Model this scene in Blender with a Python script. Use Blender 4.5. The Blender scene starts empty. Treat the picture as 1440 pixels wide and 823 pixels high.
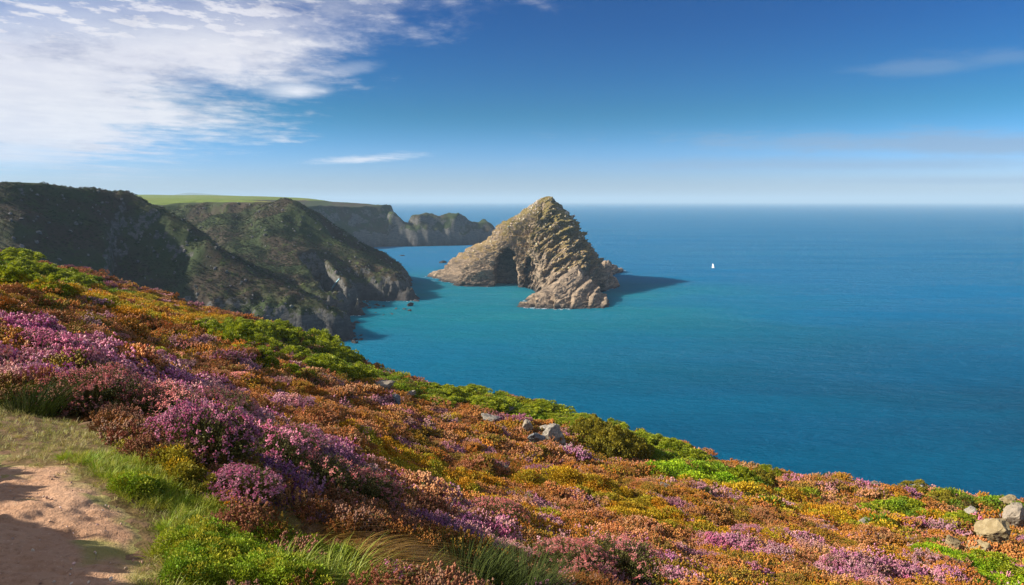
import bpy, math, random
import numpy as np
from mathutils import Vector
R = math.radians
scene = bpy.context.scene

# ------------------------------------------------------------------ camera, sky, sun, exposure
EYE = 60.0                       # eye height above the sea, metres
F = 970.0; PITCH = math.atan(128.5 / F)
cam_d = bpy.data.cameras.new('camera'); cam = bpy.data.objects.new('camera', cam_d)
scene.collection.objects.link(cam); scene.camera = cam
cam_d.sensor_width = 36; cam_d.lens = 36 * F / 1440
cam_d.clip_start = 0.1; cam_d.clip_end = 90000
cam.location = (0, 0, EYE); cam.rotation_euler = (math.pi / 2 - PITCH, 0, 0)

SUN_EL, SUN_AZ = R(31), R(-94)   # azimuth clockwise from +Y (view direction); sun stands to the left
sd = Vector((math.sin(SUN_AZ) * math.cos(SUN_EL), math.cos(SUN_AZ) * math.cos(SUN_EL), math.sin(SUN_EL)))
sun_d = bpy.data.lights.new('sun', 'SUN'); sun = bpy.data.objects.new('sun', sun_d)
scene.collection.objects.link(sun)
sun_d.energy = 5.0; sun_d.angle = R(0.5); sun_d.color = (1.0, 0.9, 0.76)
sun.rotation_euler = sd.to_track_quat('Z', 'Y').to_euler()

scene.view_settings.view_transform = 'Standard'; scene.view_settings.look = 'None'
scene.view_settings.exposure = 1.05; scene.view_settings.gamma = 1
scene.cycles.use_denoising = True
scene.cycles.max_bounces = 5; scene.cycles.diffuse_bounces = 2; scene.cycles.glossy_bounces = 2
scene.cycles.transmission_bounces = 3; scene.cycles.transparent_max_bounces = 6; scene.cycles.volume_bounces = 0

class NT:
    """small helper for node trees"""
    def __init__(s, tree): s.t = tree; s.n = tree.nodes; s.l = tree.links
    def new(s, typ, **kw):
        n = s.n.new(typ)
        for k, v in kw.items(): setattr(n, k, v)
        return n
    def put(s, sock, v):
        if isinstance(v, bpy.types.NodeSocket): s.l.new(v, sock)
        elif v is not None: sock.default_value = v
    def math(s, op, a, b=None, clamp=False):
        n = s.new('ShaderNodeMath', operation=op, use_clamp=clamp)
        s.put(n.inputs[0], a)
        if b is not None: s.put(n.inputs[1], b)
        return n.outputs[0]
    def mix(s, f, a, b, mode='MIX'):
        n = s.new('ShaderNodeMix', data_type='RGBA', blend_type=mode)
        s.put(n.inputs[0], f)
        s.put(n.inputs[6], (*a, 1) if isinstance(a, tuple) else a)
        s.put(n.inputs[7], (*b, 1) if isinstance(b, tuple) else b)
        return n.outputs[2]
    def noise(s, vec, scale, detail=4, rough=.55, dist=0.):
        n = s.new('ShaderNodeTexNoise')
        if vec is not None: s.l.new(vec, n.inputs['Vector'])
        n.inputs['Scale'].default_value = scale; n.inputs['Detail'].default_value = detail
        n.inputs['Roughness'].default_value = rough; n.inputs['Distortion'].default_value = dist
        return n.outputs[0]
    def step(s, v, lo, hi):
        n = s.new('ShaderNodeMapRange', interpolation_type='SMOOTHSTEP')
        s.put(n.inputs[0], v); s.put(n.inputs[1], lo); s.put(n.inputs[2], hi)
        return n.outputs[0]
    def attr(s, name, typ='GEOMETRY'):
        return s.new('ShaderNodeAttribute', attribute_name=name, attribute_type=typ)
    def mapping(s, vec, scale=(1, 1, 1), rot=(0, 0, 0)):
        n = s.new('ShaderNodeMapping'); s.l.new(vec, n.inputs[0])
        n.inputs['Scale'].default_value = scale; n.inputs['Rotation'].default_value = rot
        return n.outputs[0]

world = bpy.data.worlds.new('World'); scene.world = world; world.use_nodes = True
w = NT(world.node_tree); w.n.clear()
sky = w.new('ShaderNodeTexSky', sky_type='NISHITA', sun_disc=False)
sky.sun_elevation = SUN_EL; sky.sun_rotation = SUN_AZ; sky.altitude = 60
sky.air_density = 1.0; sky.dust_density = 0.6; sky.ozone_density = 2.0
tc = w.new('ShaderNodeTexCoord')
sep = w.new('ShaderNodeSeparateXYZ'); w.l.new(tc.outputs['Generated'], sep.inputs[0])
zz = w.math('MAXIMUM', sep.outputs[2], 0.012)
px_ = w.math('DIVIDE', sep.outputs[0], zz); py_ = w.math('DIVIDE', sep.outputs[1], zz)   # position on a flat cloud layer
comb = w.new('ShaderNodeCombineXYZ'); w.l.new(px_, comb.inputs[0]); w.l.new(py_, comb.inputs[1])
cl = comb.outputs[0]
# polarised, deeper blue
pre = w.new('ShaderNodeVectorMath', operation='SCALE'); w.l.new(sky.outputs[0], pre.inputs[0]); pre.inputs['Scale'].default_value = .1
gam = w.new('ShaderNodeGamma'); w.l.new(pre.outputs[0], gam.inputs[0]); gam.inputs[1].default_value = 1.55
hs = w.new('ShaderNodeHueSaturation'); w.l.new(gam.outputs[0], hs.inputs['Color'])
hs.inputs['Saturation'].default_value = 1.35; hs.inputs['Value'].default_value = 1.0
tcol = w.mix(w.step(sep.outputs[2], 0., .13), (.90, 1.14, 2.75), (.16, .76, 1.02))
tintn = w.mix(1.0, hs.outputs[0], tcol, 'MULTIPLY')
post = w.new('ShaderNodeVectorMath', operation='SCALE'); w.l.new(tintn, post.inputs[0]); post.inputs['Scale'].default_value = 5.8
base = post.outputs[0]
# cloud deck: everything on one side of a straight front line on the cloud layer
warp = w.noise(w.mapping(cl, (.35, .22, 1)), 1.0, 6, .62)
fine = w.noise(w.mapping(tc.outputs['Generated'], (8., 8., 20.), (0, R(8), 0)), 1.0, 12, .70, .25)
fine = w.math('ADD', w.math('MULTIPLY', fine, .6), w.math('MULTIPLY', w.noise(w.mapping(cl, (.85, .75, 1), (0, 0, R(-15))), 2.6, 9, .66, .2), .45))
cell = w.noise(w.mapping(cl, (1.2, .9, 1)), 4.2, 5, .6)
front = w.math('SUBTRACT', 1.8, w.math('ADD', px_, w.math('MULTIPLY', py_, .60)))
rel = w.math('DIVIDE', front, w.math('ADD', w.math('MULTIPLY', py_, .22), .55))
cover = w.math('ADD', rel, w.math('MULTIPLY', w.math('SUBTRACT', warp, .5), 2.6))
cover = w.math('ADD', cover, w.math('MULTIPLY', w.math('SUBTRACT', fine, .5), 2.0))
deck = w.step(cover, -.3, .6)
near_gap = w.step(py_, 2.8, 5.0)       # the deck breaks up into cloudlets overhead
gaps = w.step(cell, .42, .60)
gaps = w.math('MAXIMUM', gaps, near_gap)
gaps = w.math('ADD', w.math('MULTIPLY', gaps, .82), .18)
deck = w.math('MULTIPLY', deck, gaps)
deck = w.math('MULTIPLY', deck, w.step(w.math('ADD', sep.outputs[2], w.math('MULTIPLY', w.math('SUBTRACT', warp, .5), .09)), .018, .075))
shade = w.math('MULTIPLY', w.step(w.noise(w.mapping(tc.outputs['Generated'], (3.2, 3.2, 11.), (0, R(5), 0)), 1.3, 8, .66), .44, .66), .85)
tex = w.step(fine, .42, .66)
ccol = w.mix(shade, (.74, .73, .80), (.26, .29, .44))
ccol = w.mix(w.math('MULTIPLY', tex, .55), ccol, (.93, .91, .91))
def blob(cx, cy, rx, ry, ang, amp=1.0):
    ca, sa = math.cos(ang), math.sin(ang)
    dx = w.math('SUBTRACT', px_, cx); dy = w.math('SUBTRACT', py_, cy)
    a = w.math('DIVIDE', w.math('ADD', w.math('MULTIPLY', dx, ca), w.math('MULTIPLY', dy, sa)), rx)
    b = w.math('DIVIDE', w.math('SUBTRACT', w.math('MULTIPLY', dy, ca), w.math('MULTIPLY', dx, sa)), ry)
    d = w.math('SQRT', w.math('ADD', w.math('MULTIPLY', a, a), w.math('MULTIPLY', b, b)))
    d = w.math('ADD', d, w.math('MULTIPLY', w.math('SUBTRACT', fine, .5), 2.2))
    return w.math('MULTIPLY', w.step(d, 1.0, .15), amp)
def lay(px, py):     # point of the cloud layer seen at that elevation and bearing
    u, v = (px - 720) / F, (411.5 - py) / F
    y = math.cos(PITCH) + v * math.sin(PITCH); z = -math.sin(PITCH) + v * math.cos(PITCH)
    return u / z, y / z
wisps = None
for (a, b, rx, ry, ang, amp) in ((418, 129, .42, .7, .5, .95), (512, 224, 1.3, 3.4, .55, .9), (490, 98, .2, .5, .6, .25),
                                 (1300, 95, .75, .55, .1, .34), (1420, 80, .8, .5, .1, .3), (1350, 205, 8., 3., .25, .75), (1180, 232, 10., 5., .1, .55), (1400, 255, 18., 9., .1, .55)):
    k = blob(*lay(a, b), rx, ry, ang, amp)
    wisps = k if wisps is None else w.math('MAXIMUM', wisps, k)
right = w.step(px_, -1.5, 1.5)
wcol = w.mix(right, (.84, .87, .95), (.26, .38, .56))
bg_s = w.new('ShaderNodeBackground'); bg_s.inputs[1].default_value = 0.1
CL = 10.0                        # clouds share the 0.1 strength
scl = w.new('ShaderNodeVectorMath', operation='SCALE'); w.l.new(ccol, scl.inputs[0]); scl.inputs['Scale'].default_value = CL * .54
scl2 = w.new('ShaderNodeVectorMath', operation='SCALE'); w.l.new(wcol, scl2.inputs[0]); scl2.inputs['Scale'].default_value = CL * .50
c1 = w.mix(wisps, base, scl2.outputs[0])
c2 = w.mix(w.math('MULTIPLY', deck, .90), c1, scl.outputs[0])
w.l.new(c2, bg_s.inputs[0])
wo = w.new('ShaderNodeOutputWorld'); w.l.new(bg_s.outputs[0], wo.inputs[0])

# ------------------------------------------------------------------ helpers
def ray(px, py):
    u, v = (px - 720) / F, (411.5 - py) / F
    return np.array([u, math.cos(PITCH) + v * math.sin(PITCH), -math.sin(PITCH) + v * math.cos(PITCH)])
def P(px, py, Y):
    d = ray(px, py); return np.array([0, 0, EYE]) + d * (Y / d[1])

_rs = np.random.RandomState(7)
_perm = np.concatenate([_rs.permutation(256)] * 3).astype(np.int32)
_grad = _rs.normal(size=(256, 3)); _grad /= np.linalg.norm(_grad, axis=1)[:, None]
def perlin(x, y, z=0.0):
    x, y, z = np.broadcast_arrays(np.asarray(x, float), np.asarray(y, float), np.asarray(z, float))
    xi, yi, zi = np.floor(x).astype(int), np.floor(y).astype(int), np.floor(z).astype(int)
    xf, yf, zf = x - xi, y - yi, z - zi
    xi &= 255; yi &= 255; zi &= 255
    f = lambda t: t * t * t * (t * (t * 6 - 15) + 10)
    u, v, s = f(xf), f(yf), f(zf); out = 0
    for i in (0, 1):
        for j in (0, 1):
            for k in (0, 1):
                g = _grad[_perm[_perm[_perm[xi + i] + yi + j] + zi + k]]
                d = g[..., 0] * (xf - i) + g[..., 1] * (yf - j) + g[..., 2] * (zf - k)
                out = out + d * (u if i else 1 - u) * (v if j else 1 - v) * (s if k else 1 - s)
    return out * 1.6
def fbm(x, y, z=0., o=4, g=.5):
    s = 0; a = 1.
    for i in range(o):
        s = s + a * perlin(x * 2 ** i + 13.7 * i, y * 2 ** i + 7.1 * i, np.asarray(z) * 2 ** i + 3.3 * i); a *= g
    return s
def ridged(x, y, z=0., o=4, g=.5):
    s = 0; a = 1.
    for i in range(o):
        s = s + a * (1 - 2 * np.abs(perlin(x * 2 ** i + 5.7 * i, y * 2 ** i + 9.1 * i, np.asarray(z) * 2 ** i + 1.3 * i))); a *= g
    return s
def sstep(v, a, b):
    t = np.clip((v - a) / (b - a), 0, 1); return t * t * (3 - 2 * t)
def seg_dist(x, y, pts):
    """distance to an open 3-D polyline in plan, and the height of the nearest point"""
    best = np.full(np.shape(x), 1e9); bz = np.zeros(np.shape(x))
    for a, b in zip(pts[:-1], pts[1:]):
        dx, dy = b[0] - a[0], b[1] - a[1]
        t = np.clip(((x - a[0]) * dx + (y - a[1]) * dy) / (dx * dx + dy * dy), 0, 1)
        d = np.hypot(x - a[0] - t * dx, y - a[1] - t * dy); m = d < best
        best = np.where(m, d, best); bz = np.where(m, a[2] + t * (b[2] - a[2]), bz)
    return best, bz
def poly_sd(x, y, pts):
    """signed distance to a closed polygon, negative inside"""
    best = np.full(np.shape(x), 1e9); ins = np.zeros(np.shape(x), bool)
    for a, b in zip(pts, pts[1:] + pts[:1]):
        dx, dy = b[0] - a[0], b[1] - a[1]
        t = np.clip(((x - a[0]) * dx + (y - a[1]) * dy) / (dx * dx + dy * dy), 0, 1)
        best = np.minimum(best, np.hypot(x - a[0] - t * dx, y - a[1] - t * dy))
        if dy != 0:
            c = ((a[1] <= y) != (b[1] <= y)) & (x < a[0] + (y - a[1]) / dy * dx); ins ^= c
    return np.where(ins, -best, best)

def mesh_np(name, v, f, smooth=True, attrs=None, mat_idx=None):
    me = bpy.data.meshes.new(name)
    v = np.asarray(v, np.float32); f = np.asarray(f, np.int32)
    me.vertices.add(len(v)); me.vertices.foreach_set('co', v.ravel())
    k = f.shape[1]
    me.loops.add(f.size); me.loops.foreach_set('vertex_index', f.ravel())
    me.polygons.add(len(f)); me.polygons.foreach_set('loop_start', np.arange(0, f.size, k, dtype=np.int32))
    if mat_idx is not None: me.polygons.foreach_set('material_index', np.asarray(mat_idx, np.int32))
    for n, a in (attrs or {}).items():
        at = me.attributes.new(n, 'FLOAT', 'POINT'); at.data.foreach_set('value', np.asarray(a, np.float32).ravel())
    me.update(calc_edges=True)
    me.polygons.foreach_set('use_smooth', np.full(len(f), smooth))
    return me
def grid_faces(nu, nv, wrap=False):
    i, j = np.meshgrid(np.arange(nu if wrap else nu - 1), np.arange(nv - 1), indexing='ij')
    i2 = (i + 1) % nu
    return np.stack([i * nv + j, i2 * nv + j, i2 * nv + j + 1, i * nv + j + 1], -1).reshape(-1, 4)
def link(name, me, mats, parent=None, loc=None, rot=None, scale=None, **props):
    o = bpy.data.objects.new(name, me); scene.collection.objects.link(o)
    if me is not None and mats is not None and not me.materials:
        for m in (mats if isinstance(mats, (list, tuple)) else [mats]): me.materials.append(m)
    if parent is not None: o.parent = parent
    if loc is not None: o.location = loc
    if rot is not None: o.rotation_euler = rot
    if scale is not None: o.scale = scale
    for k, v in props.items(): o[k] = v
    return o
def copy_tree(o, parent=None):
    c = o.copy(); scene.collection.objects.link(c)
    if parent is not None: c.parent = parent
    for ch in list(o.children): copy_tree(ch, c)
    return c
def material(name):
    m = bpy.data.materials.new(name); m.use_nodes = True
    t = NT(m.node_tree); t.n.clear()
    out = t.new('ShaderNodeOutputMaterial'); b = t.new('ShaderNodeBsdfPrincipled')
    t.l.new(b.outputs[0], out.inputs[0]); b.inputs['Roughness'].default_value = .85
    b.inputs['Specular IOR Level'].default_value = .25
    return m, t, b, out
def bump(t, b, h, strength=.5, dist=.1):
    n = t.new('ShaderNodeBump'); n.inputs['Strength'].default_value = strength; n.inputs['Distance'].default_value = dist
    t.l.new(h, n.inputs['Height']); t.l.new(n.outputs[0], b.inputs['Normal'])

# ------------------------------------------------------------------ materials
def m_leafy(name, base, var, transl=.25, inst=None, rough=.7):
    """vegetation; colour from a per-shoot 'var' attribute, optionally multiplied per plant"""
    m, t, b, out = material(name)
    va = t.attr('var').outputs['Fac']
    c = t.mix(va, base, var)
    if inst: c = t.mix(.0, c, c); c = t.mix(1.0, c, t.attr('tint', 'INSTANCER').outputs['Color'], 'MULTIPLY')
    t.l.new(c, b.inputs['Base Color']); b.inputs['Roughness'].default_value = rough
    tr = t.new('ShaderNodeBsdfTranslucent'); t.l.new(c, tr.inputs[0])
    mx = t.new('ShaderNodeMixShader'); mx.inputs[0].default_value = transl
    t.l.new(b.outputs[0], mx.inputs[1]); t.l.new(tr.outputs[0], mx.inputs[2]); t.l.new(mx.outputs[0], out.inputs[0])
    return m
M_flower = m_leafy('heather_bloom', (.62, .62, .62), (1., 1., 1.), .25, True)
M_hleaf = m_leafy('heather_leaf', (.035, .045, .010), (.16, .15, .03), .15)
M_shoot = m_leafy('tinted_leaf', (.5, .5, .5), (1., 1., 1.), .25, True)
M_grass = m_leafy('grass_blade', (.6, .6, .6), (1., 1., 1.), .3, True, .55)
M_green = m_leafy('bracken_leaf', (.05, .11, .004), (.50, .52, .02), .3, None, .5)
M_olive = m_leafy('olive_leaf', (.08, .085, .008), (.36, .29, .02), .25)
M_twig = m_leafy('twig', (.05, .03, .015), (.12, .08, .04), 0)
M_purple = m_leafy('purple_bloom', (.66, .18, .38), (1.0, .68, .76), .25)
M_pink = m_leafy('pink_bloom', (.70, .26, .28), (1.0, .68, .62), .25)
M_tuss_brown = m_leafy('dry_blade', (.10, .05, .012), (.36, .21, .04), .2, None, .5)
M_tuss_dark = m_leafy('dark_blade', (.015, .024, .006), (.07, .095, .015), .2, None, .9)
M_tuss_green = m_leafy('green_blade', (.12, .20, .02), (.42, .45, .06), .3, None, .5)

M_ground, t, b, _ = material('heath_soil')
geo = t.new('ShaderNodeNewGeometry'); pos = geo.outputs['Position']
n1 = t.noise(pos, .6, 6, .6); n2 = t.noise(pos, 9, 5, .6)
c = t.mix(t.step(n1, .35, .65), (.10, .058, .022), (.13, .10, .022))
c = t.mix(t.step(n2, .4, .7), c, (.19, .11, .06))
sl = t.new('ShaderNodeSeparateXYZ'); t.l.new(geo.outputs['Normal'], sl.inputs[0])
c = t.mix(t.step(sl.outputs[2], .62, .45), c, t.mix(n2, (.13, .11, .09), (.25, .21, .17)))
t.l.new(c, b.inputs['Base Color']); bump(t, b, n2, .6, .05)

M_path, t, b, _ = material('sandy_earth')
geo = t.new('ShaderNodeNewGeometry'); pos = geo.outputs['Position']
n1 = t.noise(pos, 1.6, 5, .6); n2 = t.noise(pos, 26, 6, .65); n3 = t.noise(pos, 90, 3, .6)
c = t.mix(t.step(n1, .3, .7), (.38, .215, .125), (.47, .285, .175))
c = t.mix(t.math('MULTIPLY', t.step(n2, .48, .70), .7), c, (.27, .15, .085))
c = t.mix(t.math('MULTIPLY', t.step(n3, .60, .72), .5), c, (.66, .50, .38))
c = t.mix(t.math('MULTIPLY', t.attr('turf').outputs['Fac'], 1.), c, (.26, .24, .07))
t.l.new(c, b.inputs['Base Color']); b.inputs['Roughness'].default_value = .95
bump(t, b, t.math('ADD', n2, t.math('MULTIPLY', n3, .4)), .7, .03)

def rock_mat(name, a, bcol, lich, scale=.5, strata=True, dark=(.05, .045, .04)):
    m, t, b, _ = material(name)
    tc = t.new('ShaderNodeTexCoord'); pos = tc.outputs['Object']
    n1 = t.noise(pos, scale, 8, .65, .3); n2 = t.noise(pos, scale * 6, 8, .7)
    c = t.mix(t.step(n1, .35, .65), a, bcol)
    st = t.noise(t.mapping(pos, (.4, .6, 3.2), (R(20), R(-38), R(10))), scale * 1.6, 6, .7)
    if strata: c = t.mix(t.math('MULTIPLY', t.step(st, .52, .64), .7), c, dark)
    c = t.mix(t.step(n2, .58, .68), c, lich)
    t.l.new(c, b.inputs['Base Color']); b.inputs['Roughness'].default_value = .9
    bump(t, b, t.math('ADD', n2, st), .8, .12 / scale)
    return m
M_boulder = rock_mat('grey_boulder', (.20, .18, .15), (.34, .31, .26), (.30, .27, .12), 3.5, True, (.08, .07, .06))
M_bould_pale = rock_mat('pale_boulder', (.22, .185, .14), (.32, .27, .21), (.22, .185, .075), 3.5, True, (.20, .17, .13))
M_bould_beige = rock_mat('beige_boulder', (.23, .175, .09), (.33, .265, .15), (.22, .18, .05), 3.0, True, (.2, .15, .08))
M_bould_slate = rock_mat('slate_boulder', (.10, .11, .115), (.19, .20, .20), (.18, .17, .11), 3.5, True, (.05, .05, .05))
M_skerry = rock_mat('wet_rock', (.035, .032, .034), (.07, .06, .055), (.10, .09, .07), .5, False)

# coast material: grass, heath scrub, bare rock and wet rock by attributes of the mesh
def coast_mat(name, scrub_a, scrub_b, scrub_c, grassc, rock_a, rock_b, bstr=.6):
    m, t, b, _ = material(name)
    geo = t.new('ShaderNodeNewGeometry'); pos = geo.outputs['Position']
    n1 = t.noise(pos, .03, 6, .6); n2 = t.noise(pos, .16, 8, .68, .2); n3 = t.noise(pos, .9, 6, .7)
    rock = t.attr('rock').outputs['Fac']; grass = t.attr('grass').outputs['Fac']; wet = t.attr('wet').outputs['Fac']
    sc = t.mix(t.step(n1, .40, .60), scrub_a, scrub_b)
    sc = t.mix(t.step(n2, .50, .66), sc, scrub_c)
    gr = t.mix(t.step(n2, .3, .7), grassc, tuple(x * .72 for x in grassc))
    gr = t.mix(t.math('MULTIPLY', t.step(n1, .5, .7), .6), gr, (.20, .17, .05))
    c = t.mix(t.step(t.math('ADD', grass, t.math('MULTIPLY', t.math('SUBTRACT', n2, .5), .8)), .4, .6), sc, gr)
    st = t.noise(t.mapping(pos, (.5, .5, 2.2), (R(25), R(-30), 0)), .35, 7, .7)
    rc = t.mix(t.step(st, .36, .64), rock_a, rock_b)
    rc = t.mix(t.step(n3, .56, .68), rc, tuple(min(1, x * 1.5) for x in rock_b))
    rf = t.math('ADD', rock, t.math('MULTIPLY', t.math('SUBTRACT', t.noise(pos, .35, 8, .72), .5), 1.9))
    c = t.mix(t.step(rf, .50, .66), c, rc)
    c = t.mix(wet, c, (.035, .032, .033))
    t.l.new(c, b.inputs['Base Color']); b.inputs['Roughness'].default_value = .92
    bump(t, b, t.math('ADD', t.math('MULTIPLY', n3, .5), n2), bstr, 2.0)
    return m
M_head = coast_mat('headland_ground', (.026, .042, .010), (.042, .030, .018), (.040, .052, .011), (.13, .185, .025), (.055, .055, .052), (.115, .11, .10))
M_stack = coast_mat('stack_ground', (.25, .175, .075), (.19, .145, .050), (.31, .225, .12), (.20, .155, .045), (.125, .095, .068), (.33, .25, .17), 1.0)

M_sea, t, b, _ = material('sea_water')
geo = t.new('ShaderNodeNewGeometry'); pos = geo.outputs['Position']
cd = t.new('ShaderNodeVectorMath', operation='DISTANCE'); t.l.new(pos, cd.inputs[0]); cd.inputs[1].default_value = (-40, 400, 0)
big = t.noise(t.mapping(pos, (1, 1.6, 1), (0, 0, R(20))), .006, 5, .6)
sh = t.math('ADD', cd.outputs['Value'], t.math('MULTIPLY', t.math('SUBTRACT', big, .5), 260))
c = t.mix(t.step(sh, 10, 280), (.000, .172, .212), (.000, .132, .295))
cd2 = t.new('ShaderNodeVectorMath', operation='DISTANCE'); t.l.new(pos, cd2.inputs[0]); cd2.inputs[1].default_value = (190, 30, 0)   # deep water off the open cliffs
c = t.mix(t.step(t.math('ADD', cd2.outputs['Value'], t.math('MULTIPLY', t.math('SUBTRACT', big, .5), 160)), 420, 90), c, (.000, .060, .130))
c = t.mix(t.math('MULTIPLY', t.step(big, .42, .66), .30), c, (.000, .115, .245))
lane = t.noise(t.mapping(pos, (1, 5, 1), (0, 0, R(-24))), .0035, 5, .6)
c = t.mix(t.math('MULTIPLY', t.step(lane, .46, .64), .22), c, (.000, .170, .310))
w1 = t.noise(t.mapping(pos, (1, 2.6, 1), (0, 0, R(-28))), .16, 5, .6, .3)
w2 = t.noise(t.mapping(pos, (1, 2.2, 1), (0, 0, R(-12))), .55, 5, .6)
w3 = t.noise(t.mapping(pos, (1, 3.0, 1), (0, 0, R(-35))), .03, 4, .5)
hgt = t.math('ADD', t.math('ADD', w1, t.math('MULTIPLY', w2, .45)), t.math('MULTIPLY', w3, 1.8))
so = [n for n in t.n if n.type == 'OUTPUT_MATERIAL'][0]; t.n.remove(b)
bn = t.new('ShaderNodeBump'); t.put(bn.inputs['Strength'], t.math('ADD', t.math('MULTIPLY', t.step(lane, .35, .6), .25), .75)); bn.inputs['Distance'].default_value = 9.0; t.l.new(hgt, bn.inputs['Height'])
df = t.new('ShaderNodeBsdfDiffuse'); t.l.new(c, df.inputs[0]); t.l.new(bn.outputs[0], df.inputs['Normal'])
gl = t.new('ShaderNodeBsdfGlossy'); gl.inputs['Roughness'].default_value = .3; gl.inputs['Color'].default_value = (.9, .95, 1, 1); t.l.new(bn.outputs[0], gl.inputs['Normal'])
fr = t.new('ShaderNodeFresnel'); fr.inputs[0].default_value = 1.33
mx = t.new('ShaderNodeMixShader'); t.put(mx.inputs[0], t.math('MULTIPLY', fr.outputs[0], .045))
sss = t.new('ShaderNodeSubsurfaceScattering', falloff='BURLEY'); t.l.new(c, sss.inputs['Color']); sss.inputs['Scale'].default_value = 1.0; sss.inputs['Radius'].default_value = (26, 26, 26)
mb = t.new('ShaderNodeMixShader'); mb.inputs[0].default_value = .42; t.l.new(df.outputs[0], mb.inputs[1]); t.l.new(sss.outputs[0], mb.inputs[2])   # light scattered back out of the water body
t.l.new(mb.outputs[0], mx.inputs[1]); t.l.new(gl.outputs[0], mx.inputs[2]); t.l.new(mx.outputs[0], so.inputs[0])

M_sail, t, b, _ = material('sail_cloth'); b.inputs['Base Color'].default_value = (.85, .84, .82, 1)
M_hull, t, b, _ = material('boat_paint'); b.inputs['Base Color'].default_value = (.80, .80, .78, 1); b.inputs['Roughness'].default_value = .3
M_wood, t, b, _ = material('boat_wood'); b.inputs['Base Color'].default_value = (.16, .07, .03, 1)
M_sliver, t, b, _ = material('sliver_blue'); n = t.noise(None, 1.2, 4)
t.l.new(t.mix(n, (.26, .52, .62), (.42, .68, .76)), b.inputs['Base Color']); b.inputs['Roughness'].default_value = .25  # colour of the unidentified sliver, not known to be water
M_hill, t, b, _ = material('far_hill'); b.inputs['Base Color'].default_value = (.10, .13, .08, 1)

# ------------------------------------------------------------------ sea
S = 45000
nr = np.concatenate([[0], np.geomspace(60, S, 60)])
link('sea', mesh_np('sea', [(-S, -S, 0), (S, -S, 0), (S, S, 0), (-S, S, 0)], [(0, 1, 2, 3)]), M_sea, kind='structure')

# ------------------------------------------------------------------ foreground hillside: height from surveyed points
CTRL = [(0, 820, 3.0), (120, 820, 3.0), (250, 822, 3.0), (0, 650, 4.55), (150, 690, 4.1), (0, 590, 5.5), (150, 620, 5.2), (0, 530, 7.8), (0, 455, 16), (0, 405, 34),
        (0, 362, 72), (120, 505, 10), (250, 432, 70), (150, 440, 28), (420, 473, 65), (560, 537, 58), (300, 505, 26), (450, 545, 31), (550, 572, 36), (200, 470, 26),
        (590, 548, 52), (700, 562, 47), (800, 590, 44.5), (900, 617, 42), (1050, 661, 38.5), (1200, 687, 36), (1440, 717, 34),
        (700, 640, 27), (900, 690, 24), (1100, 740, 22), (1300, 772, 22), (1440, 768, 25), (700, 742, 13), (900, 802, 12.5), (1100, 818, 14), (1440, 824, 17),
        (560, 692, 12.5), (450, 620, 16), (330, 660, 6.2), (450, 770, 4.5), (600, 812, 4.9), (300, 790, 3.5), (700, 830, 5.2), (330, 600, 13), (230, 545, 12)]
cpts = [P(*c) for c in CTRL]
cpts += [np.array(p) for p in ((0, 0, 58.35), (-2, 0, 58.4), (-3, -4, 58.7), (-10, 0, 58.8), (-8, 4, 58.5), (-16, 6, 58.6), (9, 0, 54), (10, -8, 54.5), (30, 0, 45), (0, -15, 59),
                               (-35, 12, 58.8), (-60, 30, 57.5), (-90, 60, 54), (-20, -20, 60), (40, 10, 41), (-55, 45, 56.2))]
cpts = np.array(cpts)
def _tps(d): return np.where(d > 1e-9, d * d * np.log(np.maximum(d, 1e-9)), 0)
_n = len(cpts); _s = 20.
_A = np.zeros((_n + 3, _n + 3)); _xy = cpts[:, :2] / _s
_A[:_n, :_n] = _tps(np.linalg.norm(_xy[:, None] - _xy[None], axis=-1)) + np.eye(_n) * 2e-4
_A[:_n, _n] = 1; _A[:_n, _n + 1:] = _xy; _A[_n:, :_n] = _A[:_n, _n:].T
_w = np.linalg.solve(_A, np.concatenate([cpts[:, 2], [0, 0, 0]]))
EDGE = [tuple(P(*c)[:2]) for c in ((0, 358, 77), (250, 430, 72), (420, 471, 66), (560, 536, 58.5), (590, 547, 52), (700, 561, 47.5), (800, 588, 45), (900, 615, 42.5),
                                   (1050, 660, 39), (1200, 685, 36.5), (1440, 716, 34.5))]
EDGE = [(-260, 150), (-140, 105)] + EDGE + [(45, 27), (62, 8), (75, -40), (75, -90), (-260, -90)]
PATH = [(-9, -2), (-8, 3.2), (-5.2, 4.55), (-3.6, 4.75), (-2.85, 4.3), (-2.35, 4.0), (-2.0, 3.7), (-1.82, 3.2), (-1.5, 2.4), (-.6, 1.2), (.6, 0), (1.0, -3), (-9, -5)]
def path_mask(x, y):
    d = poly_sd(x, y, PATH) + .16 * fbm(x * 2.2, y * 2.2, 3., 3)
    return sstep(d, .18, -.22)
VERGE = [(-14, 4.0), (-9, 6.6), (-4.6, 6.35), (-3.7, 5.8), (-3.2, 5.35), (-2.6, 4.75), (-1.9, 4.3), (-1.35, 3.55), (-1.0, 2.6), (0, 1.4), (1.4, 0), (2, -4), (-14, -8)]
def verge_mask(x, y):
    d = poly_sd(x, y, VERGE) + .25 * fbm(x * 1.6, y * 1.6, 8., 3)
    return sstep(d, .15, -.15)
def ground0(x, y):
    x = np.asarray(x, float); y = np.asarray(y, float)
    sh = x.shape; q = np.stack([x.ravel(), y.ravel()], 1)
    qc = np.clip(q, [-120, -40], [70, 110]) / _s
    z = np.empty(len(q))
    for i in range(0, len(q), 20000):
        k = qc[i:i + 20000]
        z[i:i + 20000] = _tps(np.linalg.norm(k[:, None] - _xy[None], axis=-1)) @ _w[:_n] + _w[_n] + k @ _w[_n + 1:]
    z = z.reshape(sh)
    d = np.maximum(poly_sd(x, y, EDGE), 0)
    return np.minimum(z, 61.) - .75 * d - .02 * np.minimum(d, 30) ** 2
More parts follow.
